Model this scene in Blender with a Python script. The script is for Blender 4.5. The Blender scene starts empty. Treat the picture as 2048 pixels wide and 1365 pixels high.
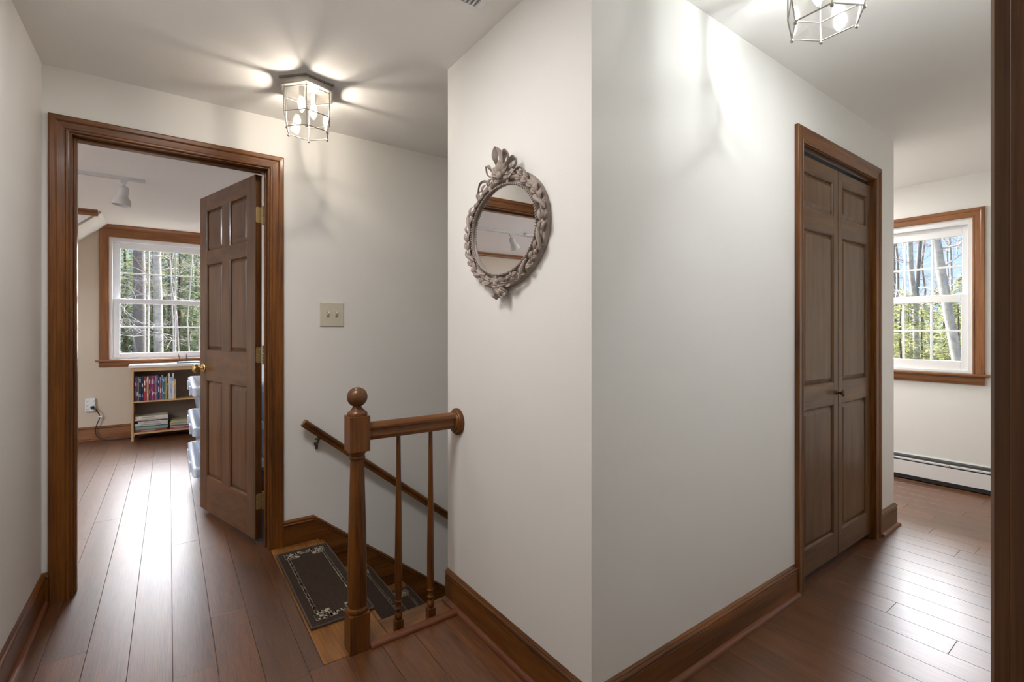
import bpy, bmesh, math, random
from mathutils import Vector, Matrix, noise
random.seed(7)
R = math.radians
sc = bpy.context.scene
col = sc.collection

# ---------------------------------------------------------------- camera, sky, sun, exposure
YAW = 0.6247
cam_d = bpy.data.cameras.new('camera')
cam = bpy.data.objects.new('camera', cam_d)
col.objects.link(cam)
cam.location = (0, 0, 1.2)
cam.rotation_euler = (R(90), 0, -YAW)
cam_d.sensor_width = 36.0
cam_d.sensor_fit = 'HORIZONTAL'
cam_d.lens = 36.0 * 951.5 / 2048
cam_d.shift_y = -22.0 / 2048
cam_d.clip_start = 0.02
cam_d.clip_end = 500
sc.camera = cam

EXPOSURE = 0.44
vs = sc.view_settings
sc.display_settings.display_device = 'sRGB'
vs.view_transform = 'Standard'
vs.look = 'None'
vs.exposure = EXPOSURE
vs.gamma = 1.0
vs.use_curve_mapping = False
sc.cycles.max_bounces = 10
sc.cycles.diffuse_bounces = 6
sc.cycles.glossy_bounces = 4
sc.cycles.transparent_max_bounces = 24
sc.cycles.caustics_reflective = False
sc.cycles.caustics_refractive = False
sc.cycles.sample_clamp_indirect = 6.0
sc.cycles.use_denoising = True

W = bpy.data.worlds.new('sky')
sc.world = W
W.use_nodes = True
nt = W.node_tree
nt.nodes.clear()
o_ = nt.nodes.new('ShaderNodeOutputWorld')
bg = nt.nodes.new('ShaderNodeBackground')
tc = nt.nodes.new('ShaderNodeTexCoord')
sp = nt.nodes.new('ShaderNodeSeparateXYZ')
cr = nt.nodes.new('ShaderNodeValToRGB')
cr.color_ramp.elements[0].position = 0.0
cr.color_ramp.elements[0].color = (0.52, 0.70, 1.0, 1)
cr.color_ramp.elements[1].position = 0.35
cr.color_ramp.elements[1].color = (0.24, 0.43, 0.90, 1)
nt.links.new(tc.outputs['Generated'], sp.inputs[0])
nt.links.new(sp.outputs[2], cr.inputs[0])
nt.links.new(cr.outputs[0], bg.inputs[0])
bg.inputs[1].default_value = 1.1
nt.links.new(bg.outputs[0], o_.inputs[0])

sun_d = bpy.data.lights.new('sun', 'SUN')
sun_d.energy = 42.0
sun_d.angle = R(84)
sun_d.color = (0.98, 0.96, 1.0)
sun = bpy.data.objects.new('sun', sun_d)
col.objects.link(sun)
sdir = Vector((math.cos(R(33)) * .53, math.cos(R(33)) * .848, math.sin(R(33))))
sun.rotation_euler = sdir.to_track_quat('Z', 'Y').to_euler()
sun.location = sdir * 30

def lamp(name, kind, loc, energy, color, size=0.05, rot=None, shape='DISK'):
    d = bpy.data.lights.new(name, kind)
    d.energy = energy; d.color = color
    if kind == 'AREA':
        d.shape = shape; d.size = size
    else:
        d.shadow_soft_size = size
    o = bpy.data.objects.new(name, d)
    o.location = loc
    if rot: o.rotation_euler = rot
    col.objects.link(o)
    return o
# added disk lights, out of view below the ceilings, filling hall and rooms
HALL = lamp('hall_fill_light', 'AREA', (0.0, 1.38, 2.34), 14, (1.0, 0.965, 0.955), 0.55)
HALR = lamp('hall_fill_light', 'AREA', (1.95, 0.30, 2.34), 5, (0.95, 0.98, 1.0), 0.5)
ENDL = lamp('room_fill_light', 'AREA', (4.15, 2.2, 2.33), 32, (1.0, 0.98, 0.95), 0.5)
STUD = lamp('room_fill_light', 'AREA', (-2.7, 3.75, 2.33), 75, (0.80, 0.89, 1.0), 0.6)

# ---------------------------------------------------------------- materials
MATS = {}
def nodemat(name):
    m = bpy.data.materials.new(name); m.use_nodes = True
    n = m.node_tree; b = n.nodes['Principled BSDF']
    MATS[name] = m
    return m, n, b
def plain(name, c, rough=0.5, metal=0.0, spec=0.5, bump=0.0, bscale=200, var=0.0, vscale=8, coat=0.0):
    m, n, b = nodemat(name)
    b.inputs['Base Color'].default_value = (*c, 1)
    b.inputs['Roughness'].default_value = rough
    b.inputs['Metallic'].default_value = metal
    b.inputs['Specular IOR Level'].default_value = spec
    b.inputs['Coat Weight'].default_value = coat
    t = n.nodes.new('ShaderNodeTexCoord')
    if bump:
        x = n.nodes.new('ShaderNodeTexNoise'); x.inputs['Scale'].default_value = bscale; x.inputs['Detail'].default_value = 3
        n.links.new(t.outputs['Object'], x.inputs['Vector'])
        bp = n.nodes.new('ShaderNodeBump'); bp.inputs['Strength'].default_value = bump; bp.inputs['Distance'].default_value = 0.002
        n.links.new(x.outputs['Fac'], bp.inputs['Height']); n.links.new(bp.outputs[0], b.inputs['Normal'])
    if var:
        x = n.nodes.new('ShaderNodeTexNoise'); x.inputs['Scale'].default_value = vscale; x.inputs['Detail'].default_value = 4
        n.links.new(t.outputs['Object'], x.inputs['Vector'])
        mx = n.nodes.new('ShaderNodeMix'); mx.data_type = 'RGBA'
        mx.inputs[6].default_value = (*[v * (1 - var) for v in c], 1)
        mx.inputs[7].default_value = (*[min(1, v * (1 + var)) for v in c], 1)
        n.links.new(x.outputs['Fac'], mx.inputs[0]); n.links.new(mx.outputs[2], b.inputs['Base Color'])
    return m
def wood(name, dark, light, rough=0.3, axis='z', scale=1.0, coat=0.4, ior=1.5, rnd=0.0, fine=60, bumps=0.08, coat_rough=0.15, coat_ior=1.5, broad=0.7, finew=0.45):
    """streaky stained timber, grain along one axis"""
    m, n, b = nodemat(name)
    t = n.nodes.new('ShaderNodeTexCoord'); oi = n.nodes.new('ShaderNodeObjectInfo')
    add = n.nodes.new('ShaderNodeVectorMath'); add.operation = 'ADD'
    comb = n.nodes.new('ShaderNodeCombineXYZ')
    ml = n.nodes.new('ShaderNodeMath'); ml.operation = 'MULTIPLY'; ml.inputs[1].default_value = 37.0
    n.links.new(oi.outputs['Random'], ml.inputs[0])
    for i in range(3): n.links.new(ml.outputs[0], comb.inputs[i])
    n.links.new(t.outputs['Object'], add.inputs[0]); n.links.new(comb.outputs[0], add.inputs[1])
    def tex(long, cross, det):
        mp = n.nodes.new('ShaderNodeMapping')
        s = [cross * scale] * 3; s['xyz'.index(axis)] = long * scale
        mp.inputs['Scale'].default_value = s
        x = n.nodes.new('ShaderNodeTexNoise'); x.inputs['Scale'].default_value = 1.0; x.inputs['Detail'].default_value = det
        x.inputs['Roughness'].default_value = 0.6
        n.links.new(add.outputs[0], mp.inputs[0]); n.links.new(mp.outputs[0], x.inputs['Vector'])
        return x
    a = tex(1.6, 14, 5); f = tex(4.0, fine * 4, 3)
    mr = n.nodes.new('ShaderNodeMath'); mr.operation = 'MULTIPLY_ADD'
    mr.inputs[1].default_value = finew
    n.links.new(f.outputs['Fac'], mr.inputs[0])
    hf = n.nodes.new('ShaderNodeMath'); hf.operation = 'MULTIPLY'; hf.inputs[1].default_value = broad
    n.links.new(a.outputs['Fac'], hf.inputs[0]); n.links.new(hf.outputs[0], mr.inputs[2])
    r = n.nodes.new('ShaderNodeValToRGB')
    r.color_ramp.elements[0].position = 0.40; r.color_ramp.elements[0].color = (*dark, 1)
    r.color_ramp.elements[1].position = 0.74; r.color_ramp.elements[1].color = (*light, 1)
    n.links.new(mr.outputs[0], r.inputs[0])
    out = r.outputs[0]
    b.inputs['Coat IOR'].default_value = coat_ior
    if rnd:
        hs = n.nodes.new('ShaderNodeHueSaturation')
        mm = n.nodes.new('ShaderNodeMapRange')
        mm.inputs[3].default_value = 1 - rnd; mm.inputs[4].default_value = 1 + rnd
        n.links.new(oi.outputs['Random'], mm.inputs[0]); n.links.new(mm.outputs[0], hs.inputs['Value'])
        n.links.new(out, hs.inputs['Color']); out = hs.outputs[0]
    n.links.new(out, b.inputs['Base Color'])
    b.inputs['Roughness'].default_value = rough
    b.inputs['IOR'].default_value = ior
    b.inputs['Specular IOR Level'].default_value = 0.3
    b.inputs['Coat Weight'].default_value = coat
    b.inputs['Coat Roughness'].default_value = coat_rough
    if bumps:
        bp = n.nodes.new('ShaderNodeBump'); bp.inputs['Strength'].default_value = bumps; bp.inputs['Distance'].default_value = 0.001
        n.links.new(f.outputs['Fac'], bp.inputs['Height']); n.links.new(bp.outputs[0], b.inputs['Normal'])
    return m
PAINT = plain('white_wall_paint', (0.79, 0.78, 0.75), 0.62, bump=0.12, bscale=260, var=0.012, vscale=3)
CEIL = plain('flat_white_ceiling', (0.88, 0.87, 0.85), 0.8, bump=0.15, bscale=200)
TAN = plain('tan_wall_paint', (0.60, 0.50, 0.385), 0.65, bump=0.12, bscale=260)
DK, LT = (0.038, 0.0120, 0.0026), (0.225, 0.078, 0.0125)
TRIM = {a: wood('stained_trim_' + a, DK, LT, 0.36, a, 1.0, 0.22) for a in 'xyz'}
DOORW = {a: wood('stained_door_' + a, (0.046, 0.0165, 0.0050), (0.150, 0.060, 0.0175), 0.36, a, 1.3, 0.3) for a in 'xyz'}
CHERRY = {a: wood('window_trim_' + a, (0.15, 0.053, 0.018), (0.33, 0.140, 0.050), 0.35, a, 1.0, 0.3) for a in 'xyz'}
BIFOLD = {a: wood('bifold_wood_' + a, (0.058, 0.023, 0.006), (0.150, 0.070, 0.021), 0.40, a, 1.5, 0.25) for a in 'xyz'}
SHOE = {a: wood('red_shoe_moulding_' + a, (0.11, 0.034, 0.014), (0.20, 0.070, 0.030), 0.4, a, 1.0, 0.3) for a in 'xy'}
FLOORM = wood('strand_plank_floor', (0.034, 0.0100, 0.0020), (0.190, 0.066, 0.0135), 0.40, 'y', 2.2, 1.0, ior=1.45, rnd=0.20, fine=80, bumps=0.05, coat_rough=0.39, coat_ior=1.70, broad=0.34, finew=0.81)
OAK = {a: wood('golden_oak_' + a, (0.11, 0.040, 0.008), (0.32, 0.135, 0.031), 0.35, a, 1.4, 0.5, fine=45) for a in 'xyz'}
PINE = {a: wood('pale_pine_' + a, (0.46, 0.27, 0.12), (0.66, 0.43, 0.22), 0.45, a, 1.0, 0.2) for a in 'xyz'}
PINEW = plain('whitewashed_top', (0.80, 0.72, 0.64), 0.35, coat=0.3)
VINYL = plain('white_vinyl', (0.82, 0.83, 0.84), 0.35)
METALW = plain('white_enamel', (0.83, 0.84, 0.85), 0.35)
DARKMET = plain('dark_slot_metal', (0.035, 0.042, 0.048), 0.5)
PEWTER = plain('antique_pewter', (0.36, 0.34, 0.31), 0.35, 0.85)
BRASS = plain('polished_brass', (0.80, 0.58, 0.24), 0.2, 1.0)
BRASSD = plain('dull_brass', (0.50, 0.38, 0.17), 0.42, 0.8)
BRONZE = plain('dark_bronze', (0.10, 0.065, 0.035), 0.45, 0.7)
TRACKW = plain('track_light_white', (0.62, 0.60, 0.585), 0.5)
PLATE = plain('almond_plastic', (0.60, 0.565, 0.45), 0.4)
PLATEL = plain('almond_toggle', (0.78, 0.76, 0.65), 0.3)
PLASW = plain('white_plastic', (0.80, 0.80, 0.78), 0.4)
BLACK = plain('black_rubber', (0.012, 0.012, 0.014), 0.45)
RUG = plain('charcoal_brown_pile', (0.050, 0.034, 0.026), 0.95, bump=0.9, bscale=420, var=0.45, vscale=160, spec=0.1)
RUGL = plain('taupe_yarn', (0.42, 0.36, 0.27), 0.95, bump=0.9, bscale=420, var=0.3, vscale=160, spec=0.1)
RUGB = plain('rug_binding', (0.075, 0.055, 0.045), 0.9)
FRAMEM = plain('taupe_painted_resin', (0.335, 0.275, 0.235), 0.55, bump=0.3, bscale=90, var=0.18, vscale=60)
SILVER = plain('mirror_silver', (0.93, 0.94, 0.95), 0.01, 1.0)
BARK = plain('grey_bark', (0.15, 0.135, 0.125), 0.9, bump=1.0, bscale=14, var=0.5, vscale=9)
BARKD = plain('dark_bark', (0.085, 0.065, 0.05), 0.9, bump=1.0, bscale=14, var=0.5, vscale=9)
BIRCH = plain('pale_birch_bark', (0.31, 0.30, 0.27), 0.85, bump=0.6, bscale=20, var=0.75, vscale=9)
TWIG = plain('grey_twigs', (0.30, 0.275, 0.25), 0.9)
GROUND = plain('leaf_litter', (0.16, 0.13, 0.06), 0.95, var=0.5, vscale=2)
def leafmat(name, c, tr):
    m, n, b = nodemat(name)
    b.inputs['Base Color'].default_value = (*c, 1); b.inputs['Roughness'].default_value = 0.7
    t = n.nodes.new('ShaderNodeBsdfTranslucent'); t.inputs[0].default_value = (*[min(1, v * 1.6) for v in c], 1)
    mx = n.nodes.new('ShaderNodeMixShader'); mx.inputs[0].default_value = tr
    tc_ = n.nodes.new('ShaderNodeTexCoord'); nz = n.nodes.new('ShaderNodeTexNoise'); nz.inputs['Scale'].default_value = 1.3
    n.links.new(tc_.outputs['Object'], nz.inputs['Vector'])
    mc = n.nodes.new('ShaderNodeMix'); mc.data_type = 'RGBA'
    mc.inputs[6].default_value = (*[v * .45 for v in c], 1); mc.inputs[7].default_value = (*[v * 1.5 for v in c], 1)
    n.links.new(nz.outputs['Fac'], mc.inputs[0]); n.links.new(mc.outputs[2], b.inputs['Base Color'])
    o = n.nodes['Material Output']
    n.links.new(b.outputs[0], mx.inputs[1]); n.links.new(t.outputs[0], mx.inputs[2]); n.links.new(mx.outputs[0], o.inputs[0])
    return m
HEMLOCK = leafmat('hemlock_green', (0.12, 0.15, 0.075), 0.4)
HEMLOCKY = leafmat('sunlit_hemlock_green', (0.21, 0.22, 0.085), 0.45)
def glassmat(name, tint, fac, rough=0.0):
    m = bpy.data.materials.new(name); m.use_nodes = True; n = m.node_tree; n.nodes.clear()
    o = n.nodes.new('ShaderNodeOutputMaterial'); mx = n.nodes.new('ShaderNodeMixShader')
    t = n.nodes.new('ShaderNodeBsdfTransparent'); t.inputs[0].default_value = (*tint, 1)
    g = n.nodes.new('ShaderNodeBsdfGlossy'); g.inputs['Roughness'].default_value = rough
    lw = n.nodes.new('ShaderNodeFresnel'); lw.inputs[0].default_value = 1.45
    mu = n.nodes.new('ShaderNodeMath'); mu.operation = 'MULTIPLY'; mu.inputs[1].default_value = fac
    n.links.new(lw.outputs[0], mu.inputs[0]); n.links.new(mu.outputs[0], mx.inputs[0])
    n.links.new(t.outputs[0], mx.inputs[1]); n.links.new(g.outputs[0], mx.inputs[2]); n.links.new(mx.outputs[0], o.inputs[0])
    return m
GLASS = glassmat('window_glass', (0.97, 0.985, 0.98), 1.0)
LGLASS = glassmat('lantern_glass', (0.93, 0.92, 0.90), 3.2, 0.10)
def plastic(name, tint, mixf):
    m = bpy.data.materials.new(name); m.use_nodes = True; n = m.node_tree; b = n.nodes['Principled BSDF']
    b.inputs['Base Color'].default_value = (*tint, 1); b.inputs['Roughness'].default_value = 0.22
    b.inputs['Specular IOR Level'].default_value = 0.8
    t = n.nodes.new('ShaderNodeBsdfTransparent'); t.inputs[0].default_value = (0.9, 0.95, 1.0, 1)
    mx = n.nodes.new('ShaderNodeMixShader'); mx.inputs[0].default_value = mixf
    n.links.new(b.outputs[0], mx.inputs[1]); n.links.new(t.outputs[0], mx.inputs[2])
    n.links.new(mx.outputs[0], n.nodes['Material Output'].inputs[0])
    return m
BINP = plastic('translucent_bin_plastic', (0.62, 0.72, 0.84), 0.55)
LIDP = plastic('frosted_lid_plastic', (0.74, 0.80, 0.88), 0.38)
def emis(name, c, s):
    m = bpy.data.materials.new(name); m.use_nodes = True; n = m.node_tree; b = n.nodes['Principled BSDF']
    b.inputs['Base Color'].default_value = (*c, 1)
    b.inputs['Emission Color'].default_value = (*c, 1); b.inputs['Emission Strength'].default_value = s
    return m
def bulbmat(name, c):
    m = bpy.data.materials.new(name); m.use_nodes = True; n = m.node_tree; n.nodes.clear()
    o = n.nodes.new('ShaderNodeOutputMaterial'); mx = n.nodes.new('ShaderNodeMixShader'); mx.inputs[0].default_value = .5
    t = n.nodes.new('ShaderNodeBsdfTransparent'); e = n.nodes.new('ShaderNodeEmission')
    e.inputs[0].default_value = (*c, 1); e.inputs[1].default_value = 12
    n.links.new(t.outputs[0], mx.inputs[1]); n.links.new(e.outputs[0], mx.inputs[2]); n.links.new(mx.outputs[0], o.inputs[0])
    return m
BULBW = bulbmat('warm_bulb', (1.0, 0.90, 0.74))
BULBC = bulbmat('cool_bulb', (0.90, 0.97, 1.0))

# ---------------------------------------------------------------- mesh helpers
class MB:
    def __init__(s): s.v = []; s.f = []
    def add(s, vs_, fs_):
        k = len(s.v); s.v += [tuple(p) for p in vs_]; s.f += [tuple(i + k for i in f) for f in fs_]
        return s
    def box(s, x0, x1, y0, y1, z0, z1):
        v = [(x, y, z) for x in (x0, x1) for y in (y0, y1) for z in (z0, z1)]
        return s.add(v, [(0, 1, 3, 2), (4, 6, 7, 5), (0, 4, 5, 1), (2, 3, 7, 6), (0, 2, 6, 4), (1, 5, 7, 3)])
    def loft(s, rings, caps=True, closed=True):
        n = len(rings[0]); k = len(s.v)
        for r in rings: s.v += [tuple(p) for p in r]
        for i in range(len(rings) - 1):
            for j in range(n if closed else n - 1):
                a = k + i * n + j; b_ = k + i * n + (j + 1) % n
                s.f.append((a, b_, b_ + n, a + n))
        if caps and closed:
            s.f.append(tuple(k + j for j in range(n))[::-1])
            s.f.append(tuple(k + (len(rings) - 1) * n + j for j in range(n)))
        return s
    def tube(s, path, rad, n=8, caps=True):
        path = [Vector(p) for p in path]
        if not isinstance(rad, (list, tuple)): rad = [rad] * len(path)
        rings = []; up = Vector((0.0123, 0.021, 1))
        prev = None
        for i, p in enumerate(path):
            d = (path[min(i + 1, len(path) - 1)] - path[max(i - 1, 0)]).normalized()
            if prev is None:
                a = d.cross(up)
                if a.length < 1e-3: a = d.cross(Vector((1, 0, 0)))
                a.normalize()
            else:
                a = (prev - d * prev.dot(d)).normalized()
            prev = a; b_ = d.cross(a)
            rings.append([p + (a * math.cos(t) + b_ * math.sin(t)) * rad[i] for t in [2 * math.pi * j / n for j in range(n)]])
        return s.loft(rings, caps)
    def lathe(s, prof, c=(0, 0, 0), n=20, axis='z', ph=0.0):
        rings = []
        for r, h in prof:
            ring = []
            for j in range(n):
                t = 2 * math.pi * j / n + ph
                a, b_ = r * math.cos(t), r * math.sin(t)
                p = {'z': (a, b_, h), 'x': (h, a, b_), 'y': (b_, h, a)}[axis]
                ring.append((c[0] + p[0], c[1] + p[1], c[2] + p[2]))
            rings.append(ring)
        return s.loft(rings, True)
    def sphere(s, c, r, n=12, m=8, sc_=(1, 1, 1)):
        pr = [(max(1e-4, r * math.sin(math.pi * i / m)), -r * math.cos(math.pi * i / m)) for i in range(m + 1)]
        rings = [[(c[0] + q * math.cos(2 * math.pi * j / n) * sc_[0], c[1] + q * math.sin(2 * math.pi * j / n) * sc_[1], c[2] + h * sc_[2]) for j in range(n)] for q, h in pr]
        return s.loft(rings, True)
    def xf(s, M_): s.v = [tuple(M_ @ Vector(p)) for p in s.v]; return s
    def build(s, name, mat, parent=None, smooth=False, bevel=0, ang=35, fix=True, seg=2):
        me = bpy.data.meshes.new(name)
        off = Vector((0, 0, 0))
        q = parent
        while q is not None: off += q.location; q = q.parent
        me.from_pydata([tuple(Vector(p) - off) for p in s.v], [], s.f)
        if fix:
            bm = bmesh.new(); bm.from_mesh(me)
            bmesh.ops.recalc_face_normals(bm, faces=bm.faces); bm.to_mesh(me); bm.free()
        me.materials.append(mat)
        if smooth:
            me.shade_smooth()
            me.set_sharp_from_angle(angle=R(ang))
        o = bpy.data.objects.new(name, me); col.objects.link(o)
        if parent is not None: o.parent = parent
        if bevel:
            b = o.modifiers.new('bevel', 'BEVEL'); b.width = bevel; b.segments = seg; b.limit_method = 'ANGLE'; b.angle_limit = R(40)
        return o
def empty(name, loc=(0, 0, 0)):
    o = bpy.data.objects.new(name, None); o.location = loc; o.empty_display_size = 0.05; col.objects.link(o); return o
def tag(o, label, cat, group=None):
    o['label'] = label; o['category'] = cat
    if group: o['group'] = group
    return o
def struct(o, label=None):
    o['kind'] = 'structure'
    if label: o['label'] = label
    return o
def bx(*a):
    return MB().box(*a)

H = 2.363
WA = 2.88          # door and stair wall face
WAB = 3.0          # its other face
XL = -0.45         # left wall face
XM, YC = 1.01, 1.0 # mirror wall face, closet wall face
YE = 1.89          # far end of the mirror wall
XD = 4.86          # end wall with the second window
YW, YF = 6.85, 6.12  # far window wall and dormer face
XR = 0.58          # right wall of the far room
STY = 1.915        # near side of the stair opening

# ---------------------------------------------------------------- room shell
struct(bx(XL - .12, XL, -2.6, WA, 0, H + .1).build('wall_left', PAINT), 'white painted wall at the left edge')
w = MB()
w.box(XL - .12, -0.37, WA, WAB, 0, H); w.box(-0.37, 0.458, WA, WAB, 2.098, H); w.box(0.458, 3.5, WA, WAB, -2.7, H)
struct(w.build('wall_back', PAINT), 'white wall with the stained doorway, running down the stairs')
struct(bx(XM, XM + .12, YC, YE, 0, H).build('wall_mirror', PAINT), 'white wall end carrying the oval mirror')
w = MB()
w.box(XM + .12, 2.36, YC, YC + .12, 0, H); w.box(2.36, 3.29, YC, YC + .12, 2.08, H); w.box(3.29, 3.495, YC, YC + .12, 0, H)
struct(w.build('wall_closet', PAINT), 'white wall around the bifold closet doors')
struct(bx(3.495, 3.615, YC, WAB, 0, H).build('wall_closet_end', PAINT))
struct(bx(XM + .12, 3.495, YE - .06, YE, 0, H).build('wall_stair_side', PAINT))
struct(bx(2.34, 3.495, YC + .001, YE - .06, -.1, -.007).build('floor_closet', FLOORM))
struct(bx(0.70, 3.5, STY - .115, STY, -2.7, -.03).build('wall_stair_lower', PAINT))
struct(bx(3.5, 3.6, STY - .115, WAB, -2.7, -.012).build('wall_stair_end', PAINT))
struct(bx(0.5, 3.6, STY - .115, WAB, -2.8, -2.7).build('floor_below', OAK['x']))
# end wall with a window hole
dw0, dw1, dz0, dz1 = 0.868, 1.537, 0.872, 2.040
w = MB(); w.box(XD, XD + .15, -.02, dw0, 0, H); w.box(XD, XD + .15, dw1, 4.2, 0, H)
w.box(XD, XD + .15, dw0, dw1, 0, dz0); w.box(XD, XD + .15, dw0, dw1, dz1, H)
struct(w.build('wall_end', PAINT), 'white wall with the smaller window, right')
struct(bx(3.495, XD + .15, 4.2, 4.3, 0, H).build('wall_end_back', PAINT))
struct(bx(3.495, 3.615, WAB, 4.2, 0, H).build('wall_end_left', PAINT))
# wall the camera stands in, its doorway around the camera
w = MB(); w.box(0.64, XD, -.02, .086, 0, H); w.box(-0.22, 0.64, -.02, .086, 2.1, H); w.box(XL, -0.22, -.02, .086, 0, H)
struct(w.build('wall_near', PAINT))
struct(bx(2.2, 2.3, -2.6, -.02, 0, H).build('wall_rear_right', PAINT))
w = MB(); w.box(XL, 2.3, -2.7, -2.6, 0, H)
struct(w.build('wall_rear', PAINT))
# far room
ew0, ew1, ez0, ez1 = -0.536, 0.406, 0.872, 2.228
w = MB(); w.box(-3.4, ew0, YW, YW + .15, 0, H); w.box(ew1, XR + .1, YW, YW + .15, 0, H)
w.box(ew0, ew1, YW, YW + .15, 0, ez0); w.box(ew0, ew1, YW, YW + .15, ez1, H)
struct(w.build('wall_window', TAN), 'tan wall around the far bedroom window')
struct(bx(XR, XR + .1, WAB, YW, 0, H).build('wall_far_right', PAINT))
w = MB(); w.box(-3.4, -3.3, WAB, 3.6, 0, H); w.box(-3.4, -3.3, 5.4, YW, 0, H); w.box(-3.4, -3.3, 3.6, 5.4, 0, .8); w.box(-3.4, -3.3, 3.6, 5.4, 2.1, H)
struct(w.build('wall_far_left', TAN))
struct(bx(-3.4, XL - .12, WAB - .1, WAB, 0, H).build('wall_far_near', PAINT))
# dormer face: wall in front of the window bay, opening edged by the roof slope
sx, sz = -1.5, H - .893 * (1.5 - .546)
w = MB()
fp = [(-3.3, 0), (sx, 0), (sx, sz), (-0.546, H), (-3.3, H)]
w.loft([[(x, YF, z) for x, z in fp], [(x, YF + .1, z) for x, z in fp]])
struct(w.build('wall_dormer', TAN), 'tan wall face above the sloped bay ceiling')
# sloped soffit of the bay
s0 = (-0.546, H); s1 = (sx, sz)
w = MB()
pp = [(s0[0], s0[1]), (s1[0], s1[1]), (s1[0] - .05, s1[1] + .08), (s0[0] - .05, s0[1] + .08)]
w.loft([[(x, YF - .001, z) for x, z in pp], [(x, YW, z) for x, z in pp]])
w.box(sx - .05, sx, YF, YW, 0, sz)
struct(w.build('ceiling_slope', CEIL), 'white sloping soffit left of the far window')
w = MB(); w.box(XL - .12, XD + .15, -2.7, WAB, H, H + .1)
w.box(3.495, XD + .15, WAB, 4.3, H, H + .1)
struct(w.build('ceiling', CEIL), 'smooth white hallway ceiling')
struct(bx(-3.4, XR + .1, WAB, YW + .15, H, H + .1).build('ceiling_far', CEIL), 'white ceiling of the far bedroom')

# ---------------------------------------------------------------- plank floor
fl = MB()
fl.box(XL, 0.44, -2.6, WAB, -.12, -.006); fl.box(0.44, 1.0, -2.6, 1.765, -.12, -.006)
fl.box(1.0, XD, -2.6, 1.0, -.12, -.006); fl.box(3.615, XD, 1.0, 4.2, -.12, -.006); fl.box(-3.3, XR, WAB, YW, -.12, -.006)
fl.box(-3.3, -1.62, WAB, YW, -.12, 0)
floor = struct(fl.build('floor', FLOORM), 'brown strand plank floor through the hall and both rooms')
rects = [(XL, .448, -2.6, WAB), (.448, 1.005, -2.6, 1.772), (1.005, XD, -2.6, 1.0), (3.615, XD, 1.0, 4.2), (-1.62, XR, WAB, YW)]
PW = 0.1293
ybr = sorted({r[2] for r in rects} | {r[3] for r in rects})
def plank(x0, x1, y0, y1):
    g, c, t = .0005, .0009, .006
    x0 += g; x1 -= g; y0 += g; y1 -= g
    if x1 - x0 < .006 or y1 - y0 < .01: return
    cx_, cy_ = (x0 + x1) / 2, (y0 + y1) / 2
    a = [(x0 - cx_, y0 - cy_), (x1 - cx_, y0 - cy_), (x1 - cx_, y1 - cy_), (x0 - cx_, y1 - cy_)]
    b_ = [(x0 - cx_ + c, y0 - cy_ + c), (x1 - cx_ - c, y0 - cy_ + c), (x1 - cx_ - c, y1 - cy_ - c), (x0 - cx_ + c, y1 - cy_ - c)]
    me = bpy.data.meshes.new('plank')
    me.from_pydata([(p[0], p[1], -.0075) for p in a] + [(p[0], p[1], -c * .9) for p in a] + [(p[0], p[1], 0) for p in b_], [],
                   [(8, 9, 10, 11)] + [(4 + i, 4 + (i + 1) % 4, 8 + (i + 1) % 4, 8 + i) for i in range(4)] + [(i, (i + 1) % 4, 4 + (i + 1) % 4, 4 + i) for i in range(4)])
    me.materials.append(FLOORM)
    o = bpy.data.objects.new('plank', me); o.location = (cx_, cy_, 0); o.parent = floor; col.objects.link(o)
for k in range(-14, 39):
    xa, xb = .011 + (k - 1) * PW, .011 + k * PW
    runs = []
    for i in range(len(ybr) - 1):
        ya, yb = ybr[i], ybr[i + 1]; ym = (ya + yb) / 2
        iv = sorted((max(xa, r[0]), min(xb, r[1])) for r in rects if r[2] < ym < r[3] and min(xb, r[1]) - max(xa, r[0]) > .004)
        mg = []
        for a, b_ in iv:
            if mg and a <= mg[-1][1] + 1e-6: mg[-1] = (mg[-1][0], b_)
            else: mg.append((a, b_))
        for e in mg:
            if runs and runs[-1][0] == e and abs(runs[-1][2] - ya) < 1e-6: runs[-1][2] = yb
            else: runs.append([e, ya, yb])
    for (a, b_), ya, yb in runs:
        y = ya; first = True
        while y < yb - .01:
            L = random.uniform(.5, 1.9) if first else random.choice((1.25, 1.83, 1.83, 1.55)); first = False
            y2 = min(yb, y + L)
            if yb - y2 < .25: y2 = yb
            plank(a, b_, y, y2); y = y2

# ---------------------------------------------------------------- trim helpers
CAS = [(0, 0), (0, .010), (.004, .013), (.010, .0135), (.012, .011), (.016, .0105), (.040, .013), (.044, .017), (.047, .0185), (.062, .020), (.066, .0185), (.068, .015), (.068, 0)]
def scale_prof(p, w_): k = w_ / .068; return [(a * k, b_) for a, b_ in p]
def casing(mp, u0, u1, v0, v1, prof, mats, name, label, side_name='side_casing'):
    """mats = (vertical grain, horizontal grain)"""
    c = mp((u0 + u1) / 2, v0, 0)
    e = struct(empty(name, c), label)
    for u, sgn in ((u0, -1), (u1, 1)):
        m = MB(); m.loft([[mp(u + sgn * w_, v0, d) for w_, d in prof], [mp(u + sgn * w_, v1 + w_, d) for w_, d in prof]])
        m.build(side_name, mats[0], e)
    m = MB(); m.loft([[mp(u0 - w_, v1 + w_, d) for w_, d in prof], [mp(u1 + w_, v1 + w_, d) for w_, d in prof]])
    m.build('head_casing', mats[1], e)
    return e
mA = lambda u, v, d: Vector((u, WA - d, v))
mAb = lambda u, v, d: Vector((u, WAB + d, v))
mC = lambda u, v, d: Vector((u, YC - d, v))
mD = lambda u, v, d: Vector((XD - d, u, v))
mE = lambda u, v, d: Vector((u, YW - d, v))
mN = lambda u, v, d: Vector((u, .0862 + d, v))

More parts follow.
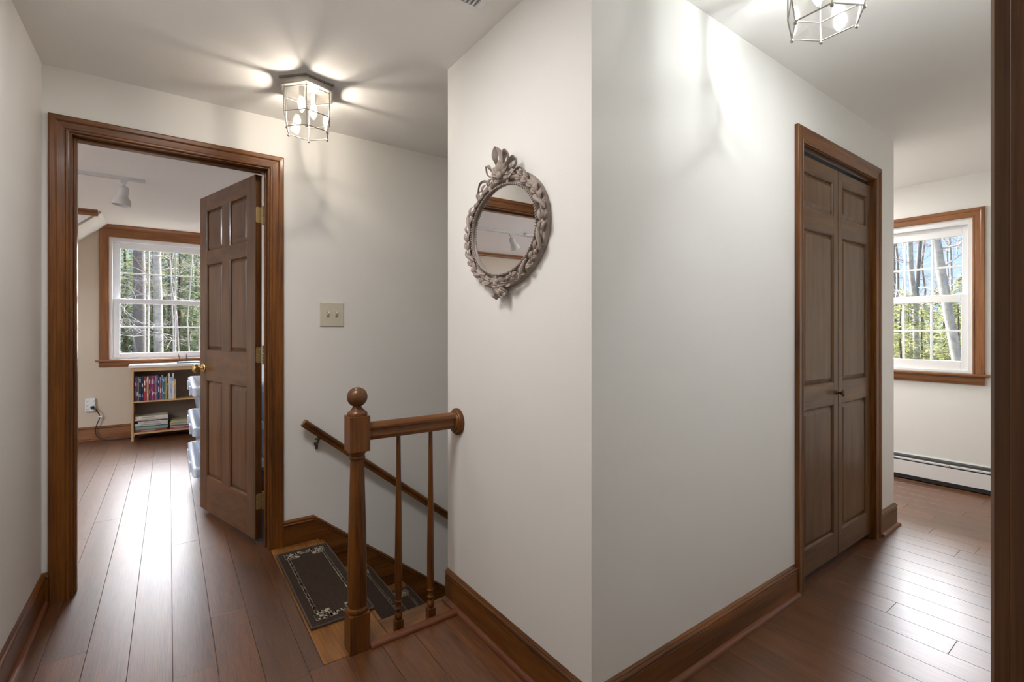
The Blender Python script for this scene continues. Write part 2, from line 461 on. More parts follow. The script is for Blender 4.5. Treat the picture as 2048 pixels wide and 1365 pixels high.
# bedroom doorway
t1 = casing(mA, -0.360, 0.446, 0, 2.083, CAS, (TRIM['z'], TRIM['x']), 'trim_1', 'dark stained moulded casing around the bedroom doorway')
for nm, a in (('side_jamb', (-.37, -.352, WA - .002, WAB + .002, 0, 2.078)), ('side_jamb', (.440, .458, WA - .002, WAB + .002, 0, 2.078))):
    bx(*a).build(nm, TRIM['z'], t1, bevel=.001)
bx(-.37, .458, WA - .002, WAB + .002, 2.078, 2.098).build('head_jamb', TRIM['x'], t1)
for a in ((-.352, -.341, WA + .045, WA + .080, 0, 2.078), (.429, .440, WA + .045, WA + .080, 0, 2.078)):
    bx(*a).build('door_stop', TRIM['z'], t1, bevel=.002)
bx(-.341, .429, WA + .045, WA + .080, 2.067, 2.078).build('door_stop', TRIM['x'], t1, bevel=.002)
casing(mAb, -0.360, 0.446, 0, 2.083, CAS, (TRIM['z'], TRIM['x']), 'trim_2', 'casing on the bedroom side of the doorway')
# closet doorway
t3 = casing(mC, 2.368, 3.284, 0, 2.065, CAS, (TRIM['z'], TRIM['x']), 'trim_3', 'brown casing around the bifold closet')
bx(2.36, 2.373, YC - .002, YC + .12, 0, 2.06).build('side_jamb', TRIM['z'], t3)
bx(3.279, 3.29, YC - .002, YC + .12, 0, 2.06).build('side_jamb', TRIM['z'], t3)
bx(2.36, 3.29, YC - .002, YC + .12, 2.06, 2.08).build('head_jamb', TRIM['x'], t3)
bx(2.373, 3.279, YC + .022, YC + .045, 2.052, 2.06).build('door_track', PEWTER, t3)
# foreground doorway beside the camera
t4 = casing(mN, -0.2, 0.62, 0, 2.09, scale_prof(CAS, .075), (DOORW['z'], DOORW['x']), 'trim_4', 'very dark doorway trim at the right edge')
bx(.62, .64, -.022, .0865, 0, 2.09).build('side_jamb', DOORW['z'], t4, bevel=.001)
bx(-.22, -.2, -.022, .0865, 0, 2.09).build('side_jamb', DOORW['z'], t4)
bx(-.22, .64, -.022, .0865, 2.09, 2.1).build('head_jamb', DOORW['x'], t4)

# baseboards
BB = [(0, 0), (.0135, 0), (.0135, .108), (.0125, .112), (.010, .114), (.010, .1165), (.0145, .119), (.016, .124), (.014, .128), (.009, .131), (.009, .1335), (.006, .1365), (.0025, .139), (0, .139)]
SH = [(.0, 0), (.016, 0), (.017, .006), (.0145, .013), (.008, .0175), (.0, .019)]
def baseboard(name, p0, p1, nrm, label=None, shoe=True, m0=0, m1=0, ax='x', mats=None, h=1.0, caps=True):
    """p0->p1 run on the floor; m0/m1 = mitre factors at the ends"""
    p0, p1, nrm = Vector((*p0, 0)), Vector((*p1, 0)), Vector((*nrm, 0))
    d = (p1 - p0).normalized()
    mats = mats or TRIM
    def ring(p, pr, mf, off=0.0): return [p + nrm * (a + off) + d * (mf * (a + off)) + Vector((0, 0, b_ * h)) for a, b_ in pr]
    o = struct(MB().loft([ring(p0, BB, m0), ring(p1, BB, m1)]).build(name, mats[ax], None, smooth=True, ang=25), label)
    if shoe:
        MB().loft([ring(p0, SH, m0, .0135), ring(p1, SH, m1, .0135)]).build('shoe_moulding', SHOE[ax], o, smooth=True, ang=50)
    return o
baseboard('baseboard_left', (XL, -.0), (XL, WA), (1, 0), 'dark baseboard along the left wall', ax='y', m1=-1)
baseboard('baseboard_back', (XL, WA), (-.428, WA), (0, -1), 'short dark baseboard in the left corner', ax='x', shoe=False, m0=1)
baseboard('baseboard_mirror', (XM, YC), (XM, YE), (-1, 0), 'dark baseboard below the oval mirror', ax='y', m0=-1)
baseboard('baseboard_closet', (XM, YC), (2.300, YC), (0, -1), 'dark baseboard along the closet wall', ax='x', m0=-1)
baseboard('baseboard_right', (3.352, YC), (3.615, YC), (0, -1), 'short baseboard right of the closet', ax='x', m1=1)
baseboard('baseboard_closet_end', (3.615, YC), (3.615, 3.0), (1, 0), ax='y', m0=-1)
baseboard('baseboard_window', (sx, YW), (XR, YW), (0, -1), 'brown baseboard below the far bedroom window', ax='x', mats=CHERRY, h=1.08)
baseboard('baseboard_far_right', (XR, WAB), (XR, YW), (-1, 0), ax='y', mats=CHERRY)

# crown mouldings of the far room
CR = [(0, 0), (0, .055), (.012, .055), (.018, .045), (.020, .030), (.034, .016), (.046, .010), (.048, 0)]
def crown(name, x0, x1, y, label):
    m = MB(); m.loft([[(x, y - a, H - b_) for a, b_ in CR] for x in (x0, x1)])
    struct(m.build(name, CHERRY['x'], None), label)
crown('trim_5', -0.60, XR, YW, 'stained crown strip over the far window')
crown('trim_6', -3.3, -0.56, YF, 'stained crown strip on the tan dormer face')

# ---------------------------------------------------------------- windows
def window(name, mp, u0, u1, v0, v1, gu, gtop, hz, meet, gbot, mats, flip, label, lock_u=None, cw=.085, over=.028):
    """gu = glass edges with muntin positions; flip = 1 casing leg order irrelevant"""
    e = struct(empty(name, mp((u0 + u1) / 2, v0, 0)), label)
    def ubox(a0, a1, b0, b1, d0, d1, nm, mat, bev=.0015):
        pts = [mp(u, v, d) for u in (a0, a1) for v in (b0, b1) for d in (d0, d1)]
        m = MB().add(pts, [(0, 1, 3, 2), (4, 6, 7, 5), (0, 4, 5, 1), (2, 3, 7, 6), (0, 2, 6, 4), (1, 5, 7, 3)])
        return m.build(nm, mat, e, bevel=bev)
    # casing
    prof = scale_prof(CAS, cw)
    for u, sg in ((u0, -1), (u1, 1)):
        MB().loft([[mp(u + sg * w_, v0, d) for w_, d in prof], [mp(u + sg * w_, v1 + w_, d) for w_, d in prof]]).build('side_casing', mats['z'], e)
    MB().loft([[mp(u0 - w_, v1 + w_, d) for w_, d in prof], [mp(u1 + w_, v1 + w_, d) for w_, d in prof]]).build('head_casing', mats['h'], e)
    # stool and apron
    ubox(u0 - cw - over, u1 + cw + over, v0 - .018, v0, -.04, .052, 'stool', mats['h'], .004)
    ap = [(0, 0), (.012, 0), (.014, .012), (.017, .02), (.017, .05), (.020, .055), (.020, .062), (0, .062)]
    MB().loft([[mp(u, v0 - .08 + b_, a) for a, b_ in ap] for u in (u0 - cw, u1 + cw)]).build('apron', mats['h'], e)
    # vinyl frame
    fw = .030
    for a in ((u0, u0 + fw, v0, v1), (u1 - fw, u1, v0, v1)): ubox(*a, -.13, -.012, 'frame_jamb', VINYL)
    ubox(u0, u1, v1 - fw - .012, v1, -.13, -.0125, 'frame_head', VINYL); ubox(u0, u1, v0, v0 + .02, -.13, -.0125, 'frame_sill', VINYL)
    g0, g1 = gu[0], gu[-1]
    ui0, ui1 = u0 + fw, u1 - fw
    # upper sash sits outside, lower sash inside
    for (b0, b1, h_, d0, d1, nm, ext) in ((meet[1], gtop, hz[0], -.095, -.065, 'upper', .05), (gbot, meet[0], hz[1], -.060, -.028, 'lower', .05)):
        vt = v1 - fw - .012 if nm == 'upper' else meet[1]
        vb = meet[0] if nm == 'upper' else v0 + .02
        ubox(ui0, g0, vb, vt, d0, d1, 'sash_stile', VINYL, .003); ubox(g1, ui1, vb, vt, d0, d1, 'sash_stile', VINYL, .003)
        ubox(g0, g1, b1, vt, d0, d1, 'sash_rail', VINYL, .003); ubox(g0, g1, vb, b0, d0, d1, 'sash_rail', VINYL, .003)
        dm = (d0 + d1) / 2
        for u in gu[1:-1]: ubox(u - .0075, u + .0075, b0, b1, dm - .006, dm + .007, 'muntin', VINYL, .002)
        ubox(g0, g1, h_ - .0075, h_ + .0075, dm - .0055, dm + .0065, 'muntin', VINYL, .002)
        for i in range(len(gu) - 1):
            for q0, q1 in ((b0, h_), (h_, b1)):
                pts = [mp(u, v, dm) for u, v in ((gu[i], q0), (gu[i + 1], q0), (gu[i + 1], q1), (gu[i], q1))]
                MB().add(pts, [(0, 1, 2, 3)]).build('pane', GLASS, e, fix=False)
    if lock_u is not None:
        lk = ubox(lock_u - .025, lock_u + .025, meet[1], meet[1] + .008, -.06, -.032, 'sash_lock', BRONZE, .002)
        lk['label'] = 'dark metal sash lock'
    return e
window('window_1', mE, ew0, ew1, ez0, ez1, [-.446, -.193, .063, .318], 2.116, (1.842, 1.232), (1.498, 1.552), .941,
       {'z': CHERRY['z'], 'h': CHERRY['x']}, 0, 'white double-hung window with brown casing seen through the bedroom door')
window('window_2', mD, dw0, dw1, dz0, dz1, [.938, 1.1145, 1.291, 1.467], 1.923, (1.690, 1.190), (1.417, 1.472), .962,
       {'z': CHERRY['z'], 'h': CHERRY['y']}, 0, 'white double-hung window with brown casing at the far right', lock_u=1.216, cw=.068)

# ---------------------------------------------------------------- panelled doors
def panel(mp, a0, a1, b0, b1, mats, parent, dep=.0, nm='panel'):
    """raised and fielded panel filling an opening; face plane at d=0, recessed"""
    lv = [(0, -.0135), (.010, -.0135), (.030, -.0045), (.030, -.004)]
    m = MB(); rings = []
    for ins, d in [(-.004, -.020)] + lv:
        rings.append([mp(u, v, d) for u, v in ((a0 + ins, b0 + ins), (a1 - ins, b0 + ins), (a1 - ins, b1 - ins), (a0 + ins, b1 - ins))])
    m.loft(rings)
    return m.build(nm, mats['z'], parent)
def panel_door(mp, u0, u1, z0, z1, th, stiles, rails, panels, mats, parent, name, sticking=True):
    lf = MB()
    def ub(a0, a1, b0, b1, mat, nm):
        pts = [mp(u, v, d) for u in (a0, a1) for v in (b0, b1) for d in (-th, 0)]
        return MB().add(pts, [(0, 1, 3, 2), (4, 6, 7, 5), (0, 4, 5, 1), (2, 3, 7, 6), (0, 2, 6, 4), (1, 5, 7, 3)]).build(nm, mat, parent, bevel=.0012)
    for a0, a1, b0, b1 in stiles: ub(a0, a1, b0, b1, mats['z'], 'stile')
    for a0, a1, b0, b1 in rails: ub(a0, a1, b0, b1, mats['h'], 'rail')
    for a0, a1, b0, b1 in panels:
        panel(mp, a0, a1, b0, b1, mats, parent)
        # sticking: small bevelled moulding around the opening
        m = MB()
        m.loft([[mp(u, v, d) for u, v in ((a0 + i, b0 + i), (a1 - i, b0 + i), (a1 - i, b1 - i), (a0 + i, b1 - i))] for i, d in ((-.001, -.001), (.004, -.003), (.008, -.0085), (.009, -.0145), (-.001, -.0146))], caps=False)
        m.build('panel_moulding', mats['z'], parent)
        pts = [mp(u, v, -th + .004) for u, v in ((a0, b0), (a1, b0), (a1, b1), (a0, b1))]
# bedroom door, hinged at the right jamb and swung into the far room
Hc = Vector((.390, 2.985, 0)); Fd = Vector((.168, 3.76, 0)); ud = (Fd - Hc).normalized(); nd = Vector((-ud.y, ud.x, 0))  # nd points away from the camera side?
if nd.dot(Vector((-1, 0, 0))) < 0: nd = -nd
door1 = struct(empty('door_1', (Hc.x, Hc.y, 0)), 'open six-panel stained wood bedroom door with brass knob')
mDoor = lambda u, v, d: Vector((Hc.x, Hc.y, 0)) + ud * u + nd * d + Vector((0, 0, v))
dz = (.030, 2.068)
U = (0, .110, .344, .455, .700, .806)
Z = (.030, .252, .875, 1.067, 1.625, 1.708, 1.975, 2.068)
stl = [(U[0], U[1], *dz), (U[4], U[5], *dz)] + [(U[2], U[3], a, b_) for a, b_ in ((Z[1], Z[2]), (Z[3], Z[4]), (Z[5], Z[6]))]
rl = [(U[1], U[4], a, b_) for a, b_ in ((Z[0], Z[1]), (Z[2], Z[3]), (Z[4], Z[5]), (Z[6], Z[7]))]
pn = [(a0, a1, b0, b1) for a0, a1 in ((U[1], U[2]), (U[3], U[4])) for b0, b1 in ((Z[1], Z[2]), (Z[3], Z[4]), (Z[5], Z[6]))]
panel_door(mDoor, 0, .806, *dz, .035, stl, rl, pn, {'z': DOORW['z'], 'h': DOORW['y']}, door1, 'door')
# knobs (both faces)
def knob(mp, u, v, d0, sg, parent, mat, k=1.0, n=20, name='door_knob', prof=None):
    prof = prof or [(.031, 0), (.031, .004), (.027, .007), (.014, .010), (.011, .016), (.011, .030), (.016, .034), (.025, .041), (.0275, .050), (.0255, .058), (.016, .0635), (.001, .065)]
    rings = []
    for r, h in prof:
        ring = []
        for j in range(n):
            t = 2 * math.pi * j / n
            ring.append(mp(u + r * k * math.cos(t), v + r * k * math.sin(t), d0 + sg * h * k))
        rings.append(ring)
    return MB().loft(rings).build(name, mat, parent, smooth=True)
knob(mDoor, .748, .952, 0, 1, door1, BRASS)['label'] = 'polished brass knob'
knob(mDoor, .748, .952, -.035, -1, door1, BRASS)
# hinges on the hinge edge
for zc in (.24, 1.06, 1.845):
    m = MB()
    pts = [mDoor(-.0015, zc + v, d) for v, d in ((-.044, -.034), (.044, -.034), (.044, -.008), (.038, -.003), (-.038, -.003), (-.044, -.008))]
    p2 = [mDoor(.002, zc + v, d) for v, d in ((-.044, -.034), (.044, -.034), (.044, -.008), (.038, -.003), (-.038, -.003), (-.044, -.008))]
    m.loft([pts, p2])
    pin = mDoor(-.003, 0, -.041)
    for k in range(5):
        a = zc - .045 + k * .018
        m.tube([(pin.x, pin.y, a + .0008), (pin.x, pin.y, a + .0172)], .0058, 10)
    m.sphere((pin.x, pin.y, zc + .048), .006, 8, 6); m.sphere((pin.x, pin.y, zc - .048), .006, 8, 6)
    m.box(.4375, .4405, 2.962, 3.0, zc - .044, zc + .044)
    h_ = m.build('hinge', BRASSD, door1, smooth=True); h_['label'] = 'dull brass butt hinge'
    s_ = MB()
    for vv, dd in ((-.03, -.022), (0, -.014), (.03, -.022)):
        c = mDoor(-.002, zc + vv, dd); s_.sphere(tuple(c), .003, 6, 4)
    s_.build('screw', BRASSD, h_)
# bifold closet doors
def mBf(u, v, d): return Vector((u, YC + .016 - d, v))
d2 = struct(empty('door_2', (2.826, YC + .03, 0)), 'closed two-leaf panelled bifold closet door in brown wood')
BM = {'z': BIFOLD['z'], 'h': BIFOLD['x']}
BZ = (.030, .152, .818, .927, 1.690, 1.788, 1.962, 2.028)
for a, b_ in ((2.376, 2.8235), (2.8285, 3.276)):
    lf = empty('door_leaf', (0, 0, 0)); lf.parent = d2; lf.location = Vector(((a + b_) / 2, YC + .03, 0)) - d2.location
    q0, q1 = a + .050, b_ - .050
    panel_door(mBf, a, b_, .03, 2.028, .028, [(a, q0, BZ[0], BZ[7]), (q1, b_, BZ[0], BZ[7])],
               [(q0, q1, BZ[0], BZ[1]), (q0, q1, BZ[2], BZ[3]), (q0, q1, BZ[4], BZ[5]), (q0, q1, BZ[6], BZ[7])],
               [(q0, q1, BZ[1], BZ[2]), (q0, q1, BZ[3], BZ[4]), (q0, q1, BZ[5], BZ[6])], BM, lf, 'leaf')
    if b_ < 3:
        kp = [(.010, 0), (.010, .002), (.006, .006), (.0055, .016), (.009, .021), (.0145, .025), (.016, .029), (.013, .033), (.001, .034)]
        kb = knob(mBf, 2.803, .876, 0, 1, lf, BIFOLD['y'], 1.15, 16, 'door_knob', kp); kb['label'] = 'small turned wooden knob'

# ---------------------------------------------------------------- stairs, landing, skirt
land = MB()
land.box(.450, .700, 1.775, WA, -.035, .001)
ld = tag(land.build('stair_landing_board', OAK['y'], None, bevel=.004), 'golden oak landing board at the head of the stairs', 'stair tread')
n_ = MB(); n_.box(.7005, 1.0, 1.775, STY, -.035, .001)
tag(n_.build('balustrade_sill_board', OAK['x'], None, bevel=.003), 'light oak board under the two balusters', 'sill board')
st = empty('staircase', (.70, 2.38, -.2)); tag(st, 'oak staircase going down beside the white wall behind the newel post', 'staircase')
RISE, RUN = .196, .245
for k in range(1, 11):
    z = -RISE * k; x0 = .690 + RUN * (k - 1)
    bx(x0 + .003, x0 + RUN + .028, STY + .002, WA - .022, z - .028, z).build('tread', OAK['y'], st, bevel=.008)
    bx(x0 - .012, x0 + .001, STY + .002, WA - .022, z + .001, z + RISE - (.028 if k > 1 else .036)).build('riser', TRIM['y'], st)
# nosing of the landing
bx(.7, .718, STY + .002, WA - .022, -.03, .0005).build('landing_nosing', OAK['y'], st, bevel=.007)
# skirt board with moulded cap along the wall
SL = .80
sk = struct(empty('trim_7', (.512, WA, 0)), 'dark skirt board following the stairs down the wall')
xe = 3.45
pg = [(.512, 0.0), (.512, .115), (.673, .115), (xe, .115 - SL * (xe - .673)), (xe, .115 - SL * (xe - .673) - .62), (.70, -.50), (.70, 0.0)]
MB().loft([[(x, WA - d, z) for x, z in pg] for d in (0, .0135)]).build('skirt_board', TRIM['x'], sk)
cp = [(0, .112), (.016, .112), (.017, .117), (.0145, .120), (.0135, .124), (.0165, .127), (.0165, .132), (.010, .136), (.004, .140), (0, .140)]
MB().loft([[(.512, WA - a, b_) for a, b_ in cp], [(.673, WA - a, b_) for a, b_ in cp], [(xe, WA - a, b_ - SL * (xe - .673)) for a, b_ in cp]]).build('skirt_cap', TRIM['x'], sk)

# shoe strip in front of the balusters
shm = MB(); shm.loft([[(x, 1.775 - a, b_) for a, b_ in [(-.004, 0), (.021, 0), (.0215, .007), (.018, .0145), (.010, .019), (-.004, .020)]] for x in (.615, .985)])
struct(shm.build('trim_8', SHOE['x'], None, smooth=True, ang=50), 'reddish rounded strip on the floor in front of the balusters')

# ---------------------------------------------------------------- newel, rail, balusters
NX, NY = .577, 1.800
nw = tag(empty('newel_post', (NX, NY, 0)), 'turned wooden newel post with square blocks and ball top', 'newel post')
hw = .0375
bx(NX - hw, NX + hw, NY - hw, NY + hw, 0, .140).build('base_block', TRIM['z'], nw, bevel=.0015)
bx(NX - hw, NX + hw, NY - hw, NY + hw, .745, .878).build('top_block', TRIM['z'], nw, bevel=.0015)
MB().lathe([(.030, .138), (.037, .140), (.040, .148), (.037, .157), (.0335, .161), (.0335, .166), (.0350, .172), (.0355, .24), (.0345, .34), (.031, .50), (.0275, .62), (.0255, .70), (.0255, .712), (.029, .716), (.0295, .721), (.027, .725), (.0285, .733), (.034, .739), (.035, .746)], (NX, NY, 0), 32).build('shaft', TRIM['z'], nw, smooth=True, ang=40)
MB().lathe([(.020, .877), (.036, .878), (.0375, .885), (.034, .892), (.026, .897), (.019, .905), (.015, .912), (.0145, .917)], (NX, NY, 0), 28).build('finial_neck', TRIM['z'], nw, smooth=True, ang=45)
MB().sphere((NX, NY, .947), .0375, 32, 20).build('finial_ball', DOORW['z'], nw, smooth=True, ang=80)
# level hand rail
RP = [(-.020, .782), (.020, .782), (.021, .790), (.024, .795), (.024, .800), (.0215, .806), (.0225, .818), (.028, .824), (.0285, .832), (.024, .840), (.013, .8455), (0, .847), (-.013, .8455), (-.024, .840), (-.0285, .832), (-.028, .824), (-.0225, .818), (-.0215, .806), (-.024, .800), (-.024, .795), (-.021, .790)]
rail = tag(MB().loft([[(x, NY + a, z) for a, z in RP] for x in (NX + hw, XM - .026)]).build('level_handrail', TRIM['x'], None, smooth=True, ang=30), 'short level stained handrail from newel post to white wall', 'handrail')
ros = tag(MB().lathe([(.0575, 0), (.0575, -.008), (.053, -.011), (.053, -.014), (.0485, -.019), (.043, -.020), (.040, -.024), (.036, -.0265), (.001, -.0265)], (XM, NY, .806), 36, 'x').build('rail_rosette', TRIM['z'], None, smooth=True, ang=30), 'round moulded wooden rosette where the level rail meets the wall', 'rosette')
def baluster(x, label):
    b = tag(empty('baluster', (x, NY, 0)), label, 'baluster', 'slender balusters under the level handrail')
    bx(x - .0155, x + .0155, NY - .0155, NY + .0155, .001, .050).build('base_block', TRIM['z'], b, bevel=.001)
    MB().lathe([(.010, .049), (.0115, .051), (.0145, .060), (.0150, .068), (.0115, .076), (.0085, .079), (.0085, .084), (.0105, .092), (.0125, .094), (.0145, .096), (.0125, .099), (.0110, .102), (.0105, .118), (.0120, .121), (.0145, .1235), (.0125, .127), (.0115, .131), (.0135, .155), (.0145, .19), (.0145, .28), (.0125, .45), (.0098, .62), (.0080, .783)], (x, NY, 0), 20).build('turned_spindle', TRIM['z'], b, smooth=True, ang=50)
    return b
baluster(.741, 'slender turned baluster nearer to the newel post')
baluster(.881, 'slender turned baluster nearer to the white mirror wall')

# wall handrail following the stairs
hr = empty('stair_handrail', (.6, WA, .7)); tag(hr, 'dark stained handrail sloping down the white stairwell wall', 'handrail')
dx = Vector((1, 0, -SL)).normalized(); upv = Vector((SL, 0, 1)).normalized()
HP = [(-.016, 0), (.016, 0), (.017, .007), (.0145, .010), (.0145, .015), (.020, .022), (.024, .028), (.024, .034), (.018, .040), (.008, .043), (0, .0435), (-.008, .043), (-.018, .040), (-.024, .034), (-.024, .028), (-.020, .022), (-.0145, .015), (-.0145, .010), (-.017, .007)]
rings = []
for t in (0, 3.6):
    p = Vector((.592, WA - .062, .668)) + dx * t
    rings.append([p + upv * b_ + Vector((0, a, 0)) for a, b_ in HP])
MB().loft(rings).build('rail', TRIM['x'], hr, smooth=True, ang=30)
for t in (.12, 1.6, 3.0):
    p = Vector((.592, WA - .062, .668)) + dx * t
    m = MB()
    m.tube([p + Vector((0, 0, .002)), p + Vector((0, 0, -.012)), p + Vector((0, .018, -.034)), Vector((p.x, WA - .012, p.z - .046)), Vector((p.x, WA, p.z - .048))], [.006, .006, .0055, .006, .007], 8)
    m.box(p.x - .018, p.x + .018, p.y - .008, p.y + .008, p.z - .012, p.z - .003)
    bk = m.build('bracket', BRONZE, hr, smooth=True)
    MB().lathe([(.012, 0), (.011, -.004), (.004, -.005)], (p.x, WA, p.z - .048), 12, 'y').build('bracket_plate', BRONZE, bk, smooth=True)
    m2 = MB(); m2.tube([(p.x, WA - .012, p.z - .046), (p.x, WA - .014, p.z - .075)], [.009, .007], 8); m2.build('bracket_foot', BRONZE, bk, smooth=True)

# ---------------------------------------------------------------- stair rugs
def rug(x0, x1, y0, y1, z, label, drape=True):
    r = tag(empty('stair_rug', ((x0 + x1) / 2, (y0 + y1) / 2, z)), label, 'rug', 'matching stair tread rugs')
    th = .009
    m = MB(); nx, ny = 10, 30; top = []
    for i in range(nx + 1):
        for j in range(ny + 1):
            x = x0 + (x1 - x0) * i / nx; y = y0 + (y1 - y0) * j / ny
            top.append((x, y, z + th + .0012 * math.sin(i * 1.9 + j * .7)))
    f = [(i * (ny + 1) + j, (i + 1) * (ny + 1) + j, (i + 1) * (ny + 1) + j + 1, i * (ny + 1) + j + 1) for i in range(nx) for j in range(ny)]
    m.add(top, f); m.build('pile', RUG, r, fix=False, smooth=True)
    b = MB()
    for a in ((x0 - .004, x0 + .003, y0, y1), (x1 - .003, x1 + .004, y0, y1), (x0 - .004, x1 + .004, y0 - .004, y0 + .003), (x0 - .004, x1 + .004, y1 - .003, y1 + .004)):
        b.box(*a, z + .001, z + th + .002)
    b.build('binding', RUGB, r, bevel=.002)
    # taupe border with key corners
    p = MB(); w_ = .0052; zt = z + th + .0005; hh = .0035
    def seg(ax_, ay, bx_, by):
        n = max(1, int(max(abs(bx_ - ax_), abs(by - ay)) / .012))
        for i in range(n):
            t0, t1 = i / n, (i + 1) / n
            xa_, ya_ = ax_ + (bx_ - ax_) * t0, ay + (by - ay) * t0; xb_, yb_ = ax_ + (bx_ - ax_) * t1, ay + (by - ay) * t1
            j = random.uniform(-.0013, .0013); k_ = random.uniform(-.0013, .0013)
            p.box(min(xa_, xb_) - w_ + j, max(xa_, xb_) + w_ + j, min(ya_, yb_) - w_ + k_, max(ya_, yb_) + w_ + k_, zt, zt + hh)
    cx_, cy_ = (x0 + x1) / 2, (y0 + y1) / 2
    A = (x1 - x0) / 2 - .040; B = (y1 - y0) / 2 - .050
    for s1 in (-1, 1):
        seg(cx_ + s1 * A, cy_ - B + .045, cx_ + s1 * A, cy_ + B - .045)
        seg(cx_ - A + .070, cy_ + s1 * (B - .008), cx_ + A - .070, cy_ + s1 * (B - .008))
        for s2 in (-1, 1):
            X = lambda v: cx_ + s1 * v
            Y = lambda v: cy_ + s2 * v
            seg(X(A + .008), Y(B + .010), X(A - .026), Y(B + .010)); seg(X(A + .008), Y(B + .010), X(A + .008), Y(B - .030))
            seg(X(A + .008), Y(B - .030), X(A - .026), Y(B - .030)); seg(X(A - .026), Y(B + .010), X(A - .026), Y(B - .012))
            seg(X(A - .026), Y(B - .012), X(A - .010), Y(B - .012))
            seg(X(A), Y(B - .045), X(A - .030), Y(B - .045)); seg(X(A - .030), Y(B - .045), X(A - .048), Y(B - .030))
            seg(X(A - .048), Y(B - .030), X(A - .048), Y(B + .010)); seg(X(A - .048), Y(B + .010), X(A - .066), Y(B + .006)); seg(X(A - .068), Y(B + .006), X(A - .068), Y(B - .008))
    p.build('border_pattern', RUGL, r)
    return r
rug(.462, .712, 2.005, 2.765, .001, 'dark brown rug with taupe key border on the landing, topmost of the stair rugs')
rug(.712, .955, 2.005, 2.765, -RISE, 'dark stair rug on the first tread down, behind the newel post')
rug(.957, 1.200, 2.005, 2.765, -2 * RISE, 'dark stair rug on the second tread down, seen between the balusters')

# ---------------------------------------------------------------- lantern ceiling lights
def lantern(cx_, cy_, ph, bulbm, power, colr, label):
    L = tag(empty('ceiling_lantern', (cx_, cy_, H)), label, 'ceiling light', 'hexagonal glass ceiling lanterns')
    def hx(r, z): return [(cx_ + r * math.cos(ph + k * math.pi / 3), cy_ + r * math.sin(ph + k * math.pi / 3), z) for k in range(6)]
    MB().loft([hx(.137, H), hx(.137, H - .007), hx(.131, H - .009), hx(.129, H - .030), hx(.120, H - .031), hx(.120, H - .018)]).build('canopy', PEWTER, L)
    Rm, Rb, zt, zm, zb = .113, .100, H - .040, 2.212, 2.145
    a, b_, c = hx(Rm, zt), hx(Rm, zm), hx(Rb, zb)
    for k in range(6):
        j = (k + 1) % 6
        MB().tube([(a[k][0], a[k][1], H - .02), a[k], b_[k], c[k]], .0024, 6).build('post', PEWTER, L, smooth=True)
        MB().sphere((c[k][0], c[k][1], zb - .006), .0058, 10, 8).build('finial', PEWTER, L, smooth=True)
        MB().add([a[k], a[j], b_[j], b_[k]], [(0, 1, 2, 3)]).build('pane', LGLASS, L, fix=False)
        MB().add([b_[k], b_[j], c[j], c[k]], [(0, 1, 2, 3)]).build('pane', LGLASS, L, fix=False)
    for ring, nm in ((a, 'upper_ring'), (b_, 'middle_ring'), (c, 'lower_ring')):
        m = MB()
        for k in range(6): m.tube([ring[k], ring[(k + 1) % 6]], .0022, 6)
        m.build(nm, PEWTER, L, smooth=True)
    for k, s in enumerate((-1, 1)):
        px, py = cx_ + s * .040 * math.cos(ph + .4), cy_ + s * .040 * math.sin(ph + .4)
        MB().lathe([(.013, 0), (.013, -.045), (.011, -.050)], (px, py, H - .018), 14).build('socket', PLATEL, L, smooth=True)
        MB().lathe([(.010, -.050), (.016, -.062), (.0185, -.080), (.014, -.100), (.006, -.116), (.001, -.120)], (px, py, H - .018), 14).build('bulb', bulbm, L, smooth=True)
        l = lamp('bulb_light', 'POINT', (0, 0, 0), power, colr, .011)
        l.parent = L; l.location = (px - cx_, py - cy_, -.098)
        l.data.name = 'bulb_light'
    return L
lantern(.539, 2.421, R(14.5), BULBW, 6, (1.0, .90, .78), 'lit hexagonal glass and pewter lantern on the ceiling above the stairs')
lantern(1.640, .622, R(29), BULBC, 5, (.93, .98, 1.0), 'hexagonal glass lantern cut by the top edge of the picture, right')

# ceiling register
vg = tag(empty('ceiling_vent', (.76, 1.33, H)), 'white louvred ceiling vent at the top edge', 'vent')
v0, v1, w0, w1 = .612, .912, 1.179, 1.479
for a in ((v0, v1, w1 - .022, w1), (v0, v1, w0, w0 + .022), (v0, v0 + .022, w0 + .022, w1 - .022), (v1 - .022, v1, w0 + .022, w1 - .022)):
    bx(*a, H - .008, H).build('frame', METALW, vg, bevel=.002)
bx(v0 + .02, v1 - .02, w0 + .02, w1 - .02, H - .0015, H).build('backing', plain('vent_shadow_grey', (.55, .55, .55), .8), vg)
for k in range(17):
    x = v0 + .028 + k * .0153
    MB().add([(x, w0 + .022, H - .008), (x + .010, w0 + .022, H - .002), (x + .011, w0 + .022, H - .003), (x + .001, w0 + .022, H - .009),
              (x, w1 - .022, H - .008), (x + .010, w1 - .022, H - .002), (x + .011, w1 - .022, H - .003), (x + .001, w1 - .022, H - .009)],
             [(0, 1, 5, 4), (1, 2, 6, 5), (2, 3, 7, 6), (3, 0, 4, 7), (0, 3, 2, 1), (4, 5, 6, 7)]).build('slat', METALW, vg)

